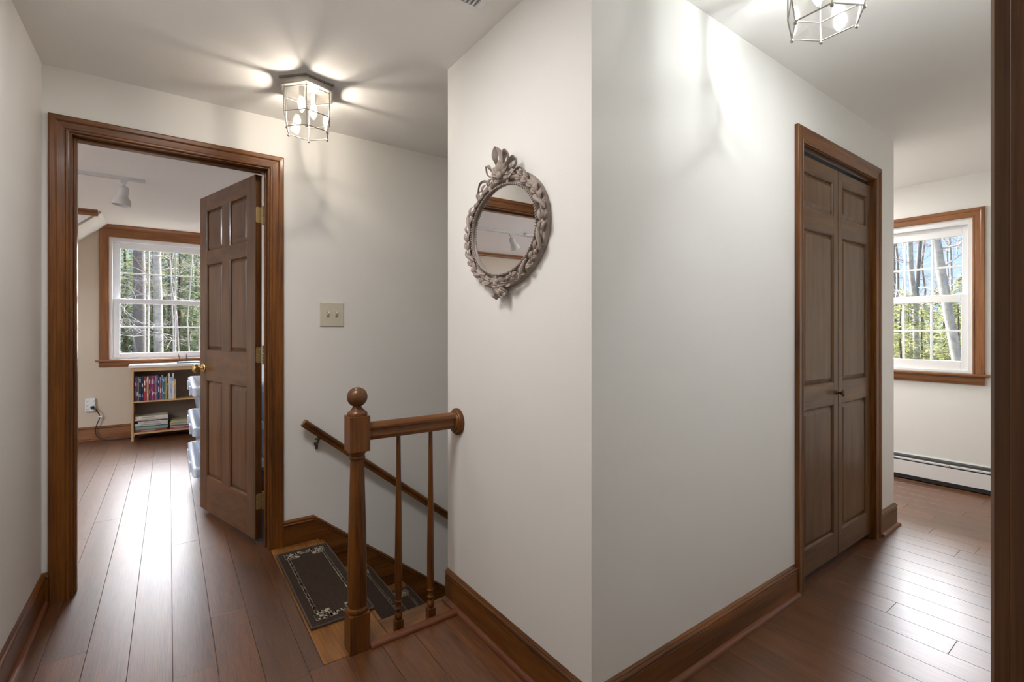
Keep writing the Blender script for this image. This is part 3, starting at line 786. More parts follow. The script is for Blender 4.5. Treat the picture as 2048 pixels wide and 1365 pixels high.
# ---------------------------------------------------------------- light switch
sw = tag(empty('light_switch', (.775, WA, 1.29)), 'almond double toggle light switch plate on the white wall', 'light switch')
x0, x1, z0, z1 = .707, .843, 1.219, 1.362
rg = lambda i, d: [(x0 + i, WA - d, z0 + i), (x1 - i, WA - d, z0 + i), (x1 - i, WA - d, z1 - i), (x0 + i, WA - d, z1 - i)]
MB().loft([rg(0, 0), rg(0, .003), rg(.005, .008), rg(.0055, .0081)]).build('plate', PLATE, sw)
for x in (.775 - .024, .775 + .024):
    bx(x - .0062, x + .0062, WA - .0087, WA - .008, 1.290 - .016, 1.290 + .016).build('toggle_slot', plain('slot_brown_%d' % int(x * 1000), (.20, .17, .11), .6), sw)
    tg = [(x - .0050, WA - .008, 1.281), (x + .0050, WA - .008, 1.281), (x + .0050, WA - .008, 1.299), (x - .0050, WA - .008, 1.299)]
    te = [(x - .0042, WA - .024, 1.298), (x + .0042, WA - .024, 1.298), (x + .0042, WA - .022, 1.307), (x - .0042, WA - .022, 1.307)]
    MB().loft([tg, te]).build('toggle', PLATEL, sw, bevel=.001)
    for dzz in (-.030, .032):
        MB().sphere((x, WA - .0082, 1.290 + dzz), .0032, 8, 6, (1, .4, 1)).build('screw', PLATE, sw)

# ---------------------------------------------------------------- oval mirror
MX, MY, MZ = XM, 1.436, 1.566
mir = tag(empty('oval_mirror', (MX, MY, MZ)), 'oval mirror in carved taupe frame with ribbon bow on top', 'mirror')
def me_(a, ry, rz, x, cy=0, cz=0): return Vector((x, MY + cy + ry * math.cos(a), MZ + cz + rz * math.sin(a)))
xg = MX - .020
GA, GB = .203, .159
n = 96
gl = MB(); gl.add([me_(2 * math.pi * k / n, GA + .004, GB + .004, xg - .0175 * -(GA * math.cos(2 * math.pi * k / n))) for k in range(n)], [tuple(range(n))])
g_ = gl.build('mirror_glass', SILVER, mir, fix=False); g_['label'] = 'clear mirror glass'
def ering(prof, name, mat, smooth=True, nn=120, rip=0, ripn=1):
    rings = []
    for k in range(nn + 1):
        a = 2 * math.pi * k / nn
        rr = 1 + 0
        ring = []
        for q, dxx in prof:
            q2 = q + rip * math.sin(a * ripn)
            ring.append(me_(a, GA + q2, GB + q2, MX - dxx))
        rings.append(ring)
    return MB().loft(rings, caps=False).build(name, mat, mir, smooth=smooth, ang=40)
MB().add([me_(2 * math.pi * k / n, GA + .006, GB + .006, MX - .002) for k in range(n)] + [me_(2 * math.pi * k / n, GA + .006, GB + .006, xg + .005) for k in range(n)],
         [(k, (k + 1) % n, n + (k + 1) % n, n + k) for k in range(n)] + [tuple(range(n))]).build('backing', FRAMEM, mir)
ering([(-.001, .014), (.000, .024), (.003, .027), (.007, .026), (.009, .020), (.009, .004), (.003, .004)], 'inner_rim', FRAMEM)
bd = MB()
for k in range(110):
    a = 2 * math.pi * k / 110; c = me_(a, GA + .004, GB + .004, MX - .0275)
    bd.sphere(tuple(c), .0036, 6, 4)
bd.build('beading', FRAMEM, mir, smooth=True, fix=False)
ering([(.021, .002), (.020, .010), (.023, .019), (.028, .025), (.033, .026), (.038, .023), (.040, .019), (.045, .019), (.050, .015), (.052, .008), (.052, .0)], 'outer_rim', FRAMEM)
# little bridges between the two ovals
for a in (R(100), R(70), R(255), R(280), R(25), R(155), R(205), R(335)):
    p0 = me_(a, GA + .009, GB + .009, MX - .018); p1 = me_(a, GA + .025, GB + .025, MX - .018)
    MB().tube([p0, (p0 + p1) / 2 + Vector((-.004, 0, 0)), p1], [.008, .006, .009], 8).build('bridge', FRAMEM, mir, smooth=True)
def leaf(c, dr, sd, nr, l, w_, th=.006, curl=.5, seg=6):
    """a small carved leaf: c base, dr direction, sd side, nr up"""
    m = []; out = MB(); rings = []
    for i in range(seg + 1):
        t = i / seg; ww = w_ * math.sin(math.pi * min(1, .12 + .88 * t)) ** .8 * .5 + .0006
        up = nr * (math.sin(t * math.pi) * th * 1.6 - curl * th * t)
        b_ = c + dr * (l * t) + up
        rings.append([b_ - sd * ww, b_ - sd * ww * .5 + nr * th * .7, b_ + nr * th * .25, b_ + sd * ww * .5 + nr * th * .7, b_ + sd * ww, b_ - nr * th * .5])
    out.loft(rings); return out
nx_ = Vector((-1, 0, 0))
# laurel leaves climbing both sides
k = 0
for side in (-1, 1):
    for i in range(17):
        a = R(-82) + R(160) * i / 16 if side == 1 else R(262) - R(160) * i / 16
        c = me_(a, GA + .034, GB + .034, MX - .024)
        tn = Vector((0, -(GA) * math.sin(a), (GB) * math.cos(a))).normalized() * side
        rd = Vector((0, math.cos(a), math.sin(a)))
        for s2, spread in ((1, .38), (-1, -.38)):
            if (i + (s2 > 0)) % 2 and i % 3 == 0: continue
            dr = (tn + rd * spread * (1.0 if s2 > 0 else .8)).normalized(); sd = nx_.cross(dr).normalized()
            leaf(c + rd * s2 * .005, dr, sd, nx_, random.uniform(.032, .042), random.uniform(.014, .019), .0055).build('laurel_leaf', FRAMEM, mir, smooth=True, ang=60, fix=True)
    # small buds
    for i in range(5):
        a = R(-60 + 28 * i) if side == 1 else R(240 - 28 * i)
        c = me_(a, GA + .040, GB + .040, MX - .028)
        MB().sphere(tuple(c), .0075, 10, 8, (.8, 1, 1)).build('bud', FRAMEM, mir, smooth=True)
# ribbon swirls wound around the rim
for a0 in (R(20), R(-22), R(162), R(198), R(235), R(-52)):
    pts = []
    for i in range(12):
        t = i / 11; a = a0 + R(20) * (t - .5)
        q = .034 + .018 * math.sin((t - .5) * math.pi)
        pts.append(me_(a, GA + q, GB + q, MX - .026 - .006 * math.sin(t * math.pi)))
    MB().tube(pts, [.003 + .005 * math.sin(math.pi * i / 11) for i in range(12)], 8).build('ribbon_wrap', FRAMEM, mir, smooth=True)
def ribbon(pts, w_, name='ribbon_loop', th=.004, ctl=True):
    P = [MZ * 0 + 0 for _ in ()]
    # Catmull-Rom through (y, z, x-depth) control points relative to the mirror centre
    C_ = [Vector((MX - d * .62, MY + y, MZ + z)) for y, z, d in pts]
    C_ = [C_[0]] + C_ + [C_[-1]]; out = []
    for i in range(1, len(C_) - 2):
        for s in range(6):
            t = s / 6; p0, p1, p2, p3 = C_[i - 1:i + 3]
            out.append(.5 * ((2 * p1) + (-p0 + p2) * t + (2 * p0 - 5 * p1 + 4 * p2 - p3) * t * t + (-p0 + 3 * p1 - 3 * p2 + p3) * t ** 3))
    out.append(C_[-2]); rings = []
    for i, p in enumerate(out):
        d = (out[min(i + 1, len(out) - 1)] - out[max(i - 1, 0)])
        if d.length < 1e-6: d = Vector((0, 0, 1))
        d.normalize(); nrm = d.cross(Vector((1, 0, 0))); nrm = nrm.normalized() if nrm.length > 1e-3 else Vector((0, 1, 0))
        ax_ = (Vector((1, 0, 0)) * .72 + nrm * .70 * math.sin(i * .25 + 1)).normalized()
        tk = d.cross(ax_).normalized()
        ww = w_ * (.55 + .45 * math.sin(math.pi * min(1, (i + 1) / len(out))))
        rings.append([p + ax_ * ww * .5 - tk * th * .5, p + tk * th * .6, p - ax_ * ww * .5 - tk * th * .5, p - tk * th * .9])
    return MB().loft(rings).build(name, FRAMEM, mir, smooth=True, ang=50)
T = GB + .036
ribbon([(.00, T - .010, .04), (.025, T + .045, .045), (.030, T + .085, .05), (.012, T + .106, .05), (-.010, T + .085, .05), (-.012, T + .045, .045), (.0, T + .0, .04)], .026)
ribbon([(.01, T + .0, .04), (.055, T + .035, .05), (.085, T + .060, .05), (.085, T + .030, .045), (.05, T + .008, .04)], .022)
ribbon([(-.005, T + .0, .045), (-.030, T + .055, .055), (-.045, T + .080, .055), (-.060, T + .050, .05), (-.025, T + .008, .04)], .024)
ribbon([(-.02, T - .005, .045), (-.060, T + .030, .055), (-.090, T + .045, .05), (-.100, T + .022, .045), (-.05, T - .006, .04)], .022)
ribbon([(.06, T - .012, .04), (.10, T + .005, .05), (.135, T + .000, .05), (.15, T - .030, .045), (.14, T - .055, .04)], .018, 'ribbon_tail')
ribbon([(-.05, T - .012, .04), (-.10, T + .002, .05), (-.14, T - .008, .05), (-.165, T - .042, .045)], .018, 'ribbon_tail')
MB().sphere((MX - .030, MY, MZ + T + .004), .017, 12, 8, (.8, 1, .9)).build('bow_knot', FRAMEM, mir, smooth=True)
for i in range(7):
    a = R(20 + i * 23.3); c = Vector((MX - .026, MY, MZ + T))
    dr = Vector((0, math.cos(a), math.sin(a)))
    leaf(c + dr * .010, dr, nx_.cross(dr), nx_, .045 + .012 * (i % 2), .022, .008).build('acanthus_leaf', FRAMEM, mir, smooth=True, ang=60)
# blossom at the foot
FB = Vector((MX - .028, MY - .0, MZ - GB - .048))
for i in range(9):
    a = R(90 + i * 40); dr = Vector((0, math.cos(a), math.sin(a)))
    leaf(FB + dr * .006, dr, nx_.cross(dr), nx_, .038 if i else .03, .021, .010, .9).build('petal', FRAMEM, mir, smooth=True, ang=60)
MB().sphere(tuple(FB + nx_ * .004), .009, 10, 8).build('blossom_centre', FRAMEM, mir, smooth=True)
for sg in (-1, 1):
    ribbon([(sg * .015, -GB - .058, .04), (sg * .035, -GB - .076, .05), (sg * .030, -GB - .088, .05), (sg * .012, -GB - .082, .045)], .020, 'ribbon_curl')
    ribbon([(sg * .03, -GB - .045, .04), (sg * .07, -GB - .044, .05), (sg * .10, -GB - .030, .045), (sg * .12, -GB - .018, .04)], .022, 'ribbon_curl')

# ---------------------------------------------------------------- baseboard heater
ht = tag(empty('baseboard_heater', (XD, 1.6, 0)), 'long white baseboard heater with dark slots under the right window', 'heater')
hy0, hy1 = -.0 + .1, 4.18
def hp(nm, pts, mat, y0=hy0, y1=hy1):
    return MB().loft([[(XD - a, y, b_) for a, b_ in pts] for y in (y0, y1)]).build(nm, mat, ht)
hp('back_plate', [(0.0, .004), (.006, .004), (.006, .198), (0.0, .198)], METALW)
hp('fin_core', [(.010, .045), (.045, .045), (.045, .148), (.010, .148)], DARKMET)
hp('front_panel', [(.057, .040), (.060, .040), (.0605, .150), (.057, .150)], METALW)
hp('damper', [(.046, .162), (.055, .160), (.056, .170), (.045, .172)], METALW)
hp('top_hood', [(.006, .186), (.040, .182), (.040, .186), (.006, .192)], DARKMET)
hp('lower_slot', [(.006, .006), (.050, .010), (.050, .034), (.006, .034)], DARKMET)
for y in (.985, 2.1, 3.2): bx(XD - .058, XD - .050, y, y + .006, .148, .170).build('damper_clip', PEWTER, ht)

# ---------------------------------------------------------------- track light
tr = tag(empty('track_light', (-.15, 4.66, H)), 'white ceiling track with bell-shaped spot heads in the far bedroom', 'track light')
bx(-2.7, -.150, 4.643, 4.677, H - .022, H).build('track', TRACKW, tr, bevel=.002)
bx(-1.52, -1.38, 4.61, 4.71, H - .026, H - .001).build('feed_canopy', TRACKW, tr, bevel=.006)
def head(x, y, tilt):
    e = empty('spot_head'); e.parent = tr; e.location = (x + .15, y - 4.66, -.022)
    Mx = Matrix.Translation((x, y, H - .066)) @ Matrix.Rotation(R(tilt), 4, 'Y')
    bx(x - .020, x + .020, y - .012, y + .012, H - .044, H - .020).build('adapter', TRACKW, e, bevel=.002)
    MB().tube([(x, y, H - .040), (x, y, H - .080)], .008, 10).build('stem', TRACKW, e, smooth=True)
    pf = [(.012, -.002), (.026, -.008), (.033, -.020), (.034, -.038), (.034, -.082), (.040, -.090), (.049, -.103), (.056, -.122), (.059, -.150), (.056, -.152), (.050, -.130), (.002, -.100)]
    MB().lathe(pf, (0, 0, 0), 28).xf(Mx).build('bell_shade', TRACKW, e, smooth=True, ang=50)
head(-.277, 4.66, 6); head(-1.197, 4.66, 28); head(-1.70, 4.66, -10); head(-2.3, 4.66, 15)

# ---------------------------------------------------------------- bookcase and books
bc = tag(empty('bookcase', (.095, 6.67, 0)), 'low pale pine bookcase below the far window', 'bookcase')
bl, br, by0, by1 = -.330, .520, 6.530, 6.815
for x in (bl, br - .022):
    bx(x, x + .022, by0, by0 + .032, 0, .790).build('leg', PINE['z'], bc, bevel=.002)
    bx(x, x + .022, by1 - .032, by1, 0, .790).build('leg', PINE['z'], bc, bevel=.002)
    bx(x + .004, x + .018, by0 + .032, by1 - .032, .06, .790).build('side_panel', PINE['z'], bc)
bx(bl - .022, br + .022, by0 - .012, by1 + .005, .790, .822).build('top_board', PINEW, bc, bevel=.004)
bx(bl + .022, br - .022, by0 + .004, by0 + .020, .752, .789).build('front_rail', PINE['x'], bc)
bx(bl + .022, br - .022, by0 + .002, by1 - .01, .412, .428).build('shelf', PINE['x'], bc, bevel=.002)
bx(bl + .022, br - .022, by0 + .002, by1 - .01, .070, .088).build('shelf', PINE['x'], bc, bevel=.002)
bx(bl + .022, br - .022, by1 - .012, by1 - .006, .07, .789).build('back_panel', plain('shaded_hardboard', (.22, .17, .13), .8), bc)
def colm(c, nm):
    k = 'book_' + nm
    return MATS[k] if k in MATS else plain(k, c, .45)
ORD = ['first', 'second', 'third', 'fourth', 'fifth', 'sixth', 'seventh', 'eighth', 'ninth', 'tenth', 'eleventh', 'twelfth', 'thirteenth', 'fourteenth', 'fifteenth', 'sixteenth', 'seventeenth', 'eighteenth', 'nineteenth', 'twentieth', 'twenty-first', 'twenty-second', 'twenty-third', 'twenty-fourth', 'twenty-fifth', 'twenty-sixth', 'twenty-seventh']
BK = [('purple', (.10, .04, .12), .018, .265), ('dark violet', (.07, .03, .09), .014, .268), ('grey', (.35, .33, .34), .006, .262), ('black', (.015, .02, .03), .020, .258), ('navy', (.012, .02, .05), .020, .262), ('crimson', (.42, .02, .06), .018, .262),
      ('dark red', (.25, .02, .03), .008, .258), ('tan', (.60, .35, .15), .016, .264), ('maroon', (.20, .02, .04), .013, .262), ('plum', (.16, .04, .12), .014, .266), ('magenta', (.35, .05, .18), .012, .268), ('wine', (.22, .02, .07), .014, .262), ('orange tan', (.58, .33, .12), .012, .266),
      ('blue', (.05, .10, .28), .013, .270), ('deep navy', (.02, .03, .10), .015, .262), ('speckled red', (.36, .10, .14), .016, .252), ('sky blue', (.18, .33, .50), .015, .268), ('teal', (.03, .14, .17), .012, .250), ('olive', (.30, .34, .10), .011, .246), ('yellow', (.65, .50, .08), .009, .252),
      ('dark green', (.05, .10, .06), .010, .256), ('white', (.68, .62, .60), .019, .286), ('pale grey', (.45, .50, .58), .016, .244), ('cream', (.70, .64, .58), .020, .288), ('candy striped', (.62, .35, .10), .017, .222)]
x = -.303; zs = .4285
for i, (cn, c, tw, hh) in enumerate(BK):
    b = tag(empty('book', (x + tw / 2, by0 + .10, zs)), '%s book standing upright, %s from the left on the upper shelf' % (cn, ORD[i]), 'book', 'upright books on the upper shelf')
    yy = by0 + .018 + random.uniform(0, .012); dp = .17
    m = MB(); m.box(x, x + .0016, yy, yy + dp, zs, zs + hh); m.box(x + tw - .0022, x + tw - .0006, yy, yy + dp, zs, zs + hh); m.box(x + .0016, x + tw - .0022, yy, yy + .0025, zs, zs + hh)
    m.build('cover', colm(c, cn), b, bevel=.0005)
    bx(x + .0018, x + tw - .0024, yy + .003, yy + dp - .003, zs + .003, zs + hh - .003).build('pages', plain('paper_%d' % i, (.70, .66, .56), .8), b)
    for q in range(2):
        z_ = zs + hh * random.uniform(.12 + .45 * q, .40 + .45 * q)
        l2 = random.uniform(.02, .06)
        bx(x + tw * .22, x + tw * .68, yy - .0006, yy + .0002, z_, min(z_ + l2, zs + hh - .008)).build('spine_print', colm(random.choice([(.7, .6, .3), (.75, .72, .7), (.5, .1, .15), (.2, .3, .55)]), 'print_%d' % random.randrange(12)), b)
    x += tw + .0004
def stack(x0, items, zb, where, grp):
    z = zb
    for i, (cn, c, wd, th, off) in enumerate(items):
        b = tag(empty('book', (x0 + off + wd / 2, by0 + .11, z)), '%s book lying flat, %s from the bottom, %s' % (cn, ORD[i], where), 'book', grp)
        yy = by0 + .012 + random.uniform(0, .014); xx = x0 + off
        m = MB(); m.box(xx, xx + wd, yy, yy + .20, z, z + .0018); m.box(xx, xx + wd, yy, yy + .20, z + th - .0022, z + th - .0004); m.box(xx, xx + wd, yy, yy + .0022, z + .0018, z + th - .0022)
        m.build('cover', colm(c, cn + ' flat'), b, bevel=.0005)
        bx(xx + .002, xx + wd - .002, yy + .0024, yy + .198, z + .002, z + th - .0024).build('pages', MATS['paper_1'], b)
        bx(xx + wd * .2, xx + wd * random.uniform(.5, .8), yy - .0006, yy + .0002, z + th * .3, z + th * .65).build('spine_print', colm((.35, .30, .25), 'print_x%d' % (i % 3)), b)
        z += th
stack(-.302, [('brick red', (.24, .05, .03), .285, .026, .0), ('green', (.16, .30, .22), .292, .030, .0), ('dark teal', (.06, .13, .13), .270, .010, .018), ('blue-tipped white', (.58, .56, .56), .292, .026, .0), ('pinkish white', (.60, .54, .50), .262, .022, .03), ('charcoal', (.06, .05, .05), .285, .012, .0), ('ivory', (.62, .56, .46), .296, .018, .0), ('cream hardback', (.66, .60, .47), .292, .026, .0)], .0885, 'tall lower stack', 'flat books in the tall lower stack')
stack(.010, [('magenta flat', (.34, .06, .16), .20, .020, .0), ('pale striped', (.58, .50, .45), .20, .014, .0), ('dark slate', (.06, .07, .10), .195, .012, .004), ('sandy', (.55, .42, .25), .20, .013, -.002), ('blue-grey', (.25, .28, .38), .205, .010, -.004), ('lime', (.50, .52, .18), .19, .016, .0), ('khaki', (.36, .32, .20), .17, .016, .01)], .0885, 'short lower stack', 'flat books in the short lower stack')

# router on the bookcase
ro = tag(empty('router', (.16, 6.63, .822)), 'flat white-blue router with two dark aerials on the bookcase', 'router')
pts0 = [(.070, 6.565), (.305, 6.565), (.285, 6.70), (.095, 6.70)]
MB().loft([[(x_, y_, .823) for x_, y_ in pts0], [(x_, y_, .835) for x_, y_ in pts0]]).build('case', plain('router_blue', (.03, .10, .16), .3), ro, bevel=.003)
pts1 = [(.078, 6.575), (.298, 6.575), (.279, 6.694), (.101, 6.694)]
MB().loft([[(x_, y_, .8352) for x_, y_ in pts1], [(x_, y_, .8385) for x_, y_ in pts1]]).build('top_cover', plain('router_white', (.72, .78, .82), .2), ro)
for xa_, xt in ((.104, .086), (.166, .164)):
    MB().tube([(xa_, 6.70, .832), (xa_, 6.705, .850), (xt, 6.705, .925)], [.006, .005, .0035], 8).build('aerial', BLACK, ro, smooth=True)

# outlet, plug and cord
ol = tag(empty('wall_outlet', (-.690, YW, .39)), 'white six-socket outlet adapter on the tan wall', 'outlet')
bx(-.732, -.646, YW - .030, YW, .317, .462).build('adapter_body', PLASW, ol, bevel=.008)
sm = MB()
for i in range(3):
    for j in range(2):
        xx = -.715 + j * .052 - .004; zz = .435 - i * .046
        sm.box(xx, xx + .003, YW - .0312, YW - .0298, zz - .005, zz + .006); sm.box(xx + .012, xx + .015, YW - .0312, YW - .0298, zz - .004, zz + .005)
        sm.sphere((xx + .0075, YW - .0302, zz - .012), .0028, 6, 4)
sm.build('socket_holes', BLACK, ol)['kind'] = 'stuff'
cd = tag(empty('power_cord', (-.660, YW - .04, .36)), 'black plug and cord dropping from the outlet to the floor', 'cord')
MB().lathe([(.008, 0), (.016, -.004), (.019, -.016), (.017, -.030), (.009, -.040), (.002, -.041)], (-.668, YW - .030, .362), 14, 'y').build('plug', BLACK, cd, smooth=True)
path = [(-.668, YW - .060, .362), (-.645, YW - .068, .352), (-.620, YW - .055, .300), (-.610, YW - .040, .250), (-.628, YW - .040, .190), (-.645, YW - .042, .130), (-.640, YW - .055, .075), (-.610, YW - .075, .030), (-.560, YW - .10, .008), (-.48, YW - .13, .006), (-.40, YW - .14, .006), (-.30, YW - .12, .006), (-.1, YW - .07, .006)]
def smooth_path(P, s=5):
    C_ = [Vector(p) for p in P]; C_ = [C_[0]] + C_ + [C_[-1]]; out = []
    for i in range(1, len(C_) - 2):
        for q in range(s):
            t = q / s; p0, p1, p2, p3 = C_[i - 1:i + 3]
            out.append(.5 * ((2 * p1) + (-p0 + p2) * t + (2 * p0 - 5 * p1 + 4 * p2 - p3) * t * t + (-p0 + 3 * p1 - 3 * p2 + p3) * t ** 3))
    return out + [C_[-2]]
MB().tube(smooth_path(path), .0048, 8).build('cable', BLACK, cd, smooth=True)
MB().tube([(-.618, YW - .044, .262), (-.588, YW - .05, .258)], .010, 8).build('cable_tag', PLASW, cd)['label'] = 'white tag on the cord'

# ---------------------------------------------------------------- storage bins behind the door
CONT = [plain('toy_blue', (.03, .10, .38), .4), plain('toy_red', (.40, .04, .06), .4), plain('toy_pale', (.60, .60, .64), .4), plain('toy_navy', (.02, .04, .15), .4)]
def bin_(z0, k, label):
    b = tag(empty('storage_bin', (.35, 4.3, z0)), label, 'storage bin', 'stacked clear storage bins behind the door')
    hh = .272
    def rr(x0_, x1_, y0_, y1_, z, r=.03):
        out = []
        for cx_, cy_, a0 in ((x1_ - r, y1_ - r, 0), (x0_ + r, y1_ - r, 90), (x0_ + r, y0_ + r, 180), (x1_ - r, y0_ + r, 270)):
            for q in range(5): a = R(a0 + q * 22.5); out.append((cx_ + r * math.cos(a), cy_ + r * math.sin(a), z))
        return out
    m = MB(); m.loft([rr(.185, .520, 3.90, 4.74, z0 + .002), rr(.150, .548, 3.85, 4.79, z0 + hh - .040)], caps=False)
    m.f.append(tuple(range(20))[::-1]); m.build('tub', BINP, b, smooth=True, ang=40)
    m = MB(); m.loft([rr(.133, .562, 3.835, 4.805, z0 + hh - .066), rr(.127, .568, 3.83, 4.81, z0 + hh - .060), rr(.127, .568, 3.83, 4.81, z0 + hh - .012), rr(.140, .556, 3.845, 4.795, z0 + hh - .002), rr(.16, .54, 3.87, 4.77, z0 + hh - .002), rr(.17, .53, 3.88, 4.76, z0 + hh - .010)])
    m.build('lid', LIDP, b, smooth=True, ang=40)
    for y in (4.08, 4.52):
        bx(.118, .129, y, y + .08, z0 + hh - .085, z0 + hh - .020).build('latch', LIDP, b, bevel=.003)
    rnd = random.Random(k)
    for i in range(4):
        m = MB()
        for q in range(9):
            m.sphere((rnd.uniform(.22, .47), rnd.uniform(3.96, 4.68), z0 + rnd.uniform(.045, .15)), rnd.uniform(.028, .045), 7, 5, (1, 1.3, .8))
        o = m.build('contents', CONT[(i + k) % 4], b, fix=False); o['kind'] = 'stuff'
bin_(0.0, 2, 'clear bin on the floor behind the door, bottom of the stack')
bin_(.272, 1, 'clear bin with blue and red things, middle of the stack')
bin_(.544, 0, 'clear bin under the door knob, top of the stack')

# ---------------------------------------------------------------- outdoors
gr = bx(-90, 120, 7.3, 130, -3.3, -3.0).box(5.3, 120, -60, 7.3, -3.3, -3.0)
struct(gr.build('ground', GROUND), 'forest floor outside the windows')
rt = random.Random(11)
def trunk_mb(base, top, r0, r1, wob=.12, n=9, seg=10):
    base, top = Vector(base), Vector(top); pts = []; rad = []
    for i in range(seg + 1):
        t = i / seg; p = base.lerp(top, t)
        p += Vector((rt.uniform(-wob, wob), rt.uniform(-wob, wob), 0)) * (0 if i in (0,) else 1) * .6
        pts.append(p); rad.append(r0 + (r1 - r0) * t)
    return MB().tube(pts, rad, n), pts, rad
def branches(m, p, d, L, r, depth):
    seg = 4; pts = [p.copy()]; q = p.copy(); dd = d.copy()
    for i in range(seg):
        dd = (dd + Vector((rt.uniform(-.28, .28), rt.uniform(-.28, .28), rt.uniform(-.2, .26)))).normalized()
        q = q + dd * (L / seg); pts.append(q.copy())
        if depth > 0:
            for _ in range(rt.choice((1, 2))):
                d2_ = (dd + Vector((rt.uniform(-1, 1), rt.uniform(-1, 1), rt.uniform(-.6, .8)))).normalized()
                branches(m, q, d2_, L * rt.uniform(.4, .65), r * .5, depth - 1)
    m.tube(pts, [r * (1 - .8 * i / seg) for i in range(seg + 1)], 4 if r > .01 else 3, caps=False)
def bare_tree(name, base, top, r0, r1, bark, label, nb=14, cat='tree', group=None, zmin=0.0, bl=2.2, kind_depth=2, wob=.12):
    e = tag(empty(name, base), label, cat, group)
    m, pts, rad = trunk_mb(base, top, r0, r1, wob)
    m.build('trunk', bark, e, smooth=True, ang=80, fix=False)
    b = MB()
    for i in range(nb):
        t = rt.uniform(.15, 1); k_ = min(len(pts) - 2, int(t * (len(pts) - 1))); p = pts[k_].lerp(pts[k_ + 1], rt.random())
        if p.z < zmin: continue
        a = rt.uniform(0, 6.283); d = Vector((math.cos(a), math.sin(a), rt.uniform(-.1, .7))).normalized()
        branches(b, p, d, bl * rt.uniform(.5, 1.1), .011 if name == 'sapling' else .018, kind_depth)
    if b.f: b.build('branches', TWIG if bark is not BARKD else BARKD, e, fix=False)
    return e
# hemlock: one foliage mesh of little flat sprays, shared by the copies
def hemlock_mesh(seed, mat, Hh=9.0, Rr=2.6, nb=190, dens=80):
    g = random.Random(seed); v = []; f = []
    for i in range(nb):
        t = (i + g.random()) / nb; z = .4 + t * (Hh - .4); Lb = Rr * (1 - t) ** .75 * g.uniform(.65, 1.1) + .25
        a = g.uniform(0, 6.283); dx_, dy_ = math.cos(a), math.sin(a)
        for q in range(int(dens * (Lb / Rr) + 8)):
            s = g.random() ** .6; rr_ = Lb * s; sp_ = (1.05 - s * .7) * Lb * .34
            ox = g.uniform(-1, 1) * sp_
            px = dx_ * rr_ - dy_ * ox; py = dy_ * rr_ + dx_ * ox; pz = z - .30 * Lb * s * s + g.uniform(-.07, .07) - abs(ox) * .25
            b = a + g.uniform(-1.2, 1.2); l = g.uniform(.09, .24); w_ = l * .30
            ca, sa = math.cos(b), math.sin(b); dz_ = g.uniform(-.5, .15)
            k_ = len(v)
            v += [(px, py, pz), (px + ca * l * .5 - sa * w_, py + sa * l * .5 + ca * w_, pz + dz_ * l * .4 + g.uniform(-.02, .02)), (px + ca * l, py + sa * l, pz + dz_ * l), (px + ca * l * .5 + sa * w_, py + sa * l * .5 - ca * w_, pz + dz_ * l * .4)]
            f.append((k_, k_ + 1, k_ + 2, k_ + 3))
    me = bpy.data.meshes.new('hemlock_foliage'); me.from_pydata(v, [], f); me.materials.append(mat); return me
tm, _, _ = trunk_mb((0, 0, -.2), (0, 0, 8.6), .13, .02, .04)
tk0 = tm.build('trunk', BARKD, None, fix=False, smooth=True)
TKM = tk0.data; bpy.data.objects.remove(tk0)
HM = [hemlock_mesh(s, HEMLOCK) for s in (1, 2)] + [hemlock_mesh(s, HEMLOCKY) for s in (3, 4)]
def hemlock(x_, y_, s, mi, rz, label, group, zb=-3.0):
    e = tag(empty('hemlock_tree', (x_, y_, zb)), label, 'tree', group); e.rotation_euler = (0, 0, rz); e.scale = (s, s, s)
    for nm, me in (('foliage', HM[mi]), ('trunk', TKM)):
        o = bpy.data.objects.new(nm, me); o.parent = e; col.objects.link(o)
rh = random.Random(5)
# behind the left window
G1 = 'hemlocks seen through the left window'
for i in range(16):
    Y_ = 21 + i * 1.25; x_ = ((i * .618) % 1 * .25 - .14) * Y_
    hemlock(x_, Y_, (.20 * Y_ + 3.9) / 9 * rh.uniform(.85, 1.0), rh.choice((0, 0, 1, 2)), rh.uniform(0, 6), 'dense green hemlock behind the bare trunks outside the left window', G1)
for i, (x_, Y_, s) in enumerate([(-1.9, 15, .38), (-.9, 14.5, .33), (.15, 15.5, .36), (1.0, 14.6, .36), (-2.9, 16, .40), (1.9, 16.5, .40)]):
    hemlock(x_, Y_, s, (0, 1, 0, 2, 1, 0)[i], i * 1.3, 'low young hemlock nearest the house outside the left window', 'low hemlocks below the left window')
bare_tree('pine_tree', (-.72, 19, -3), (-.80, 19, 9), .185, .13, BARK, 'thick grey trunk at the left of the left window', 4, zmin=2, wob=.04)
bare_tree('maple_tree', (-.22, 16.2, -3), (-.34, 16.4, 9), .120, .08, BIRCH, 'pale trunk near the middle of the left window', 12, wob=.06)
bare_tree('spruce_tree', (-.30, 27, -3), (-.36, 27, 11), .13, .07, BARKD, 'dark slim trunk just right of the pale one in the left window', 18, bl=1.8)
for i, (rx, Y_, r_, bk_) in enumerate([(.006, 24, .09, BARK), (.016, 30, .12, BARKD), (.026, 26, .07, BIRCH), (.036, 33, .10, BARK), (.045, 28, .08, BIRCH), (-.055, 35, .09, BARK), (.056, 24, .09, BARK), (-.085, 26, .12, BARK), (.075, 30, .1, BIRCH)]):
    bare_tree('bare_tree', (rx * Y_, Y_, -3), (rx * Y_ + rt.uniform(-.4, .4), Y_, 10), r_, r_ * .5, bk_, 'slim bare tree deeper in the woods outside the left window', 16, group='slim bare trees outside the left window', bl=2.4)
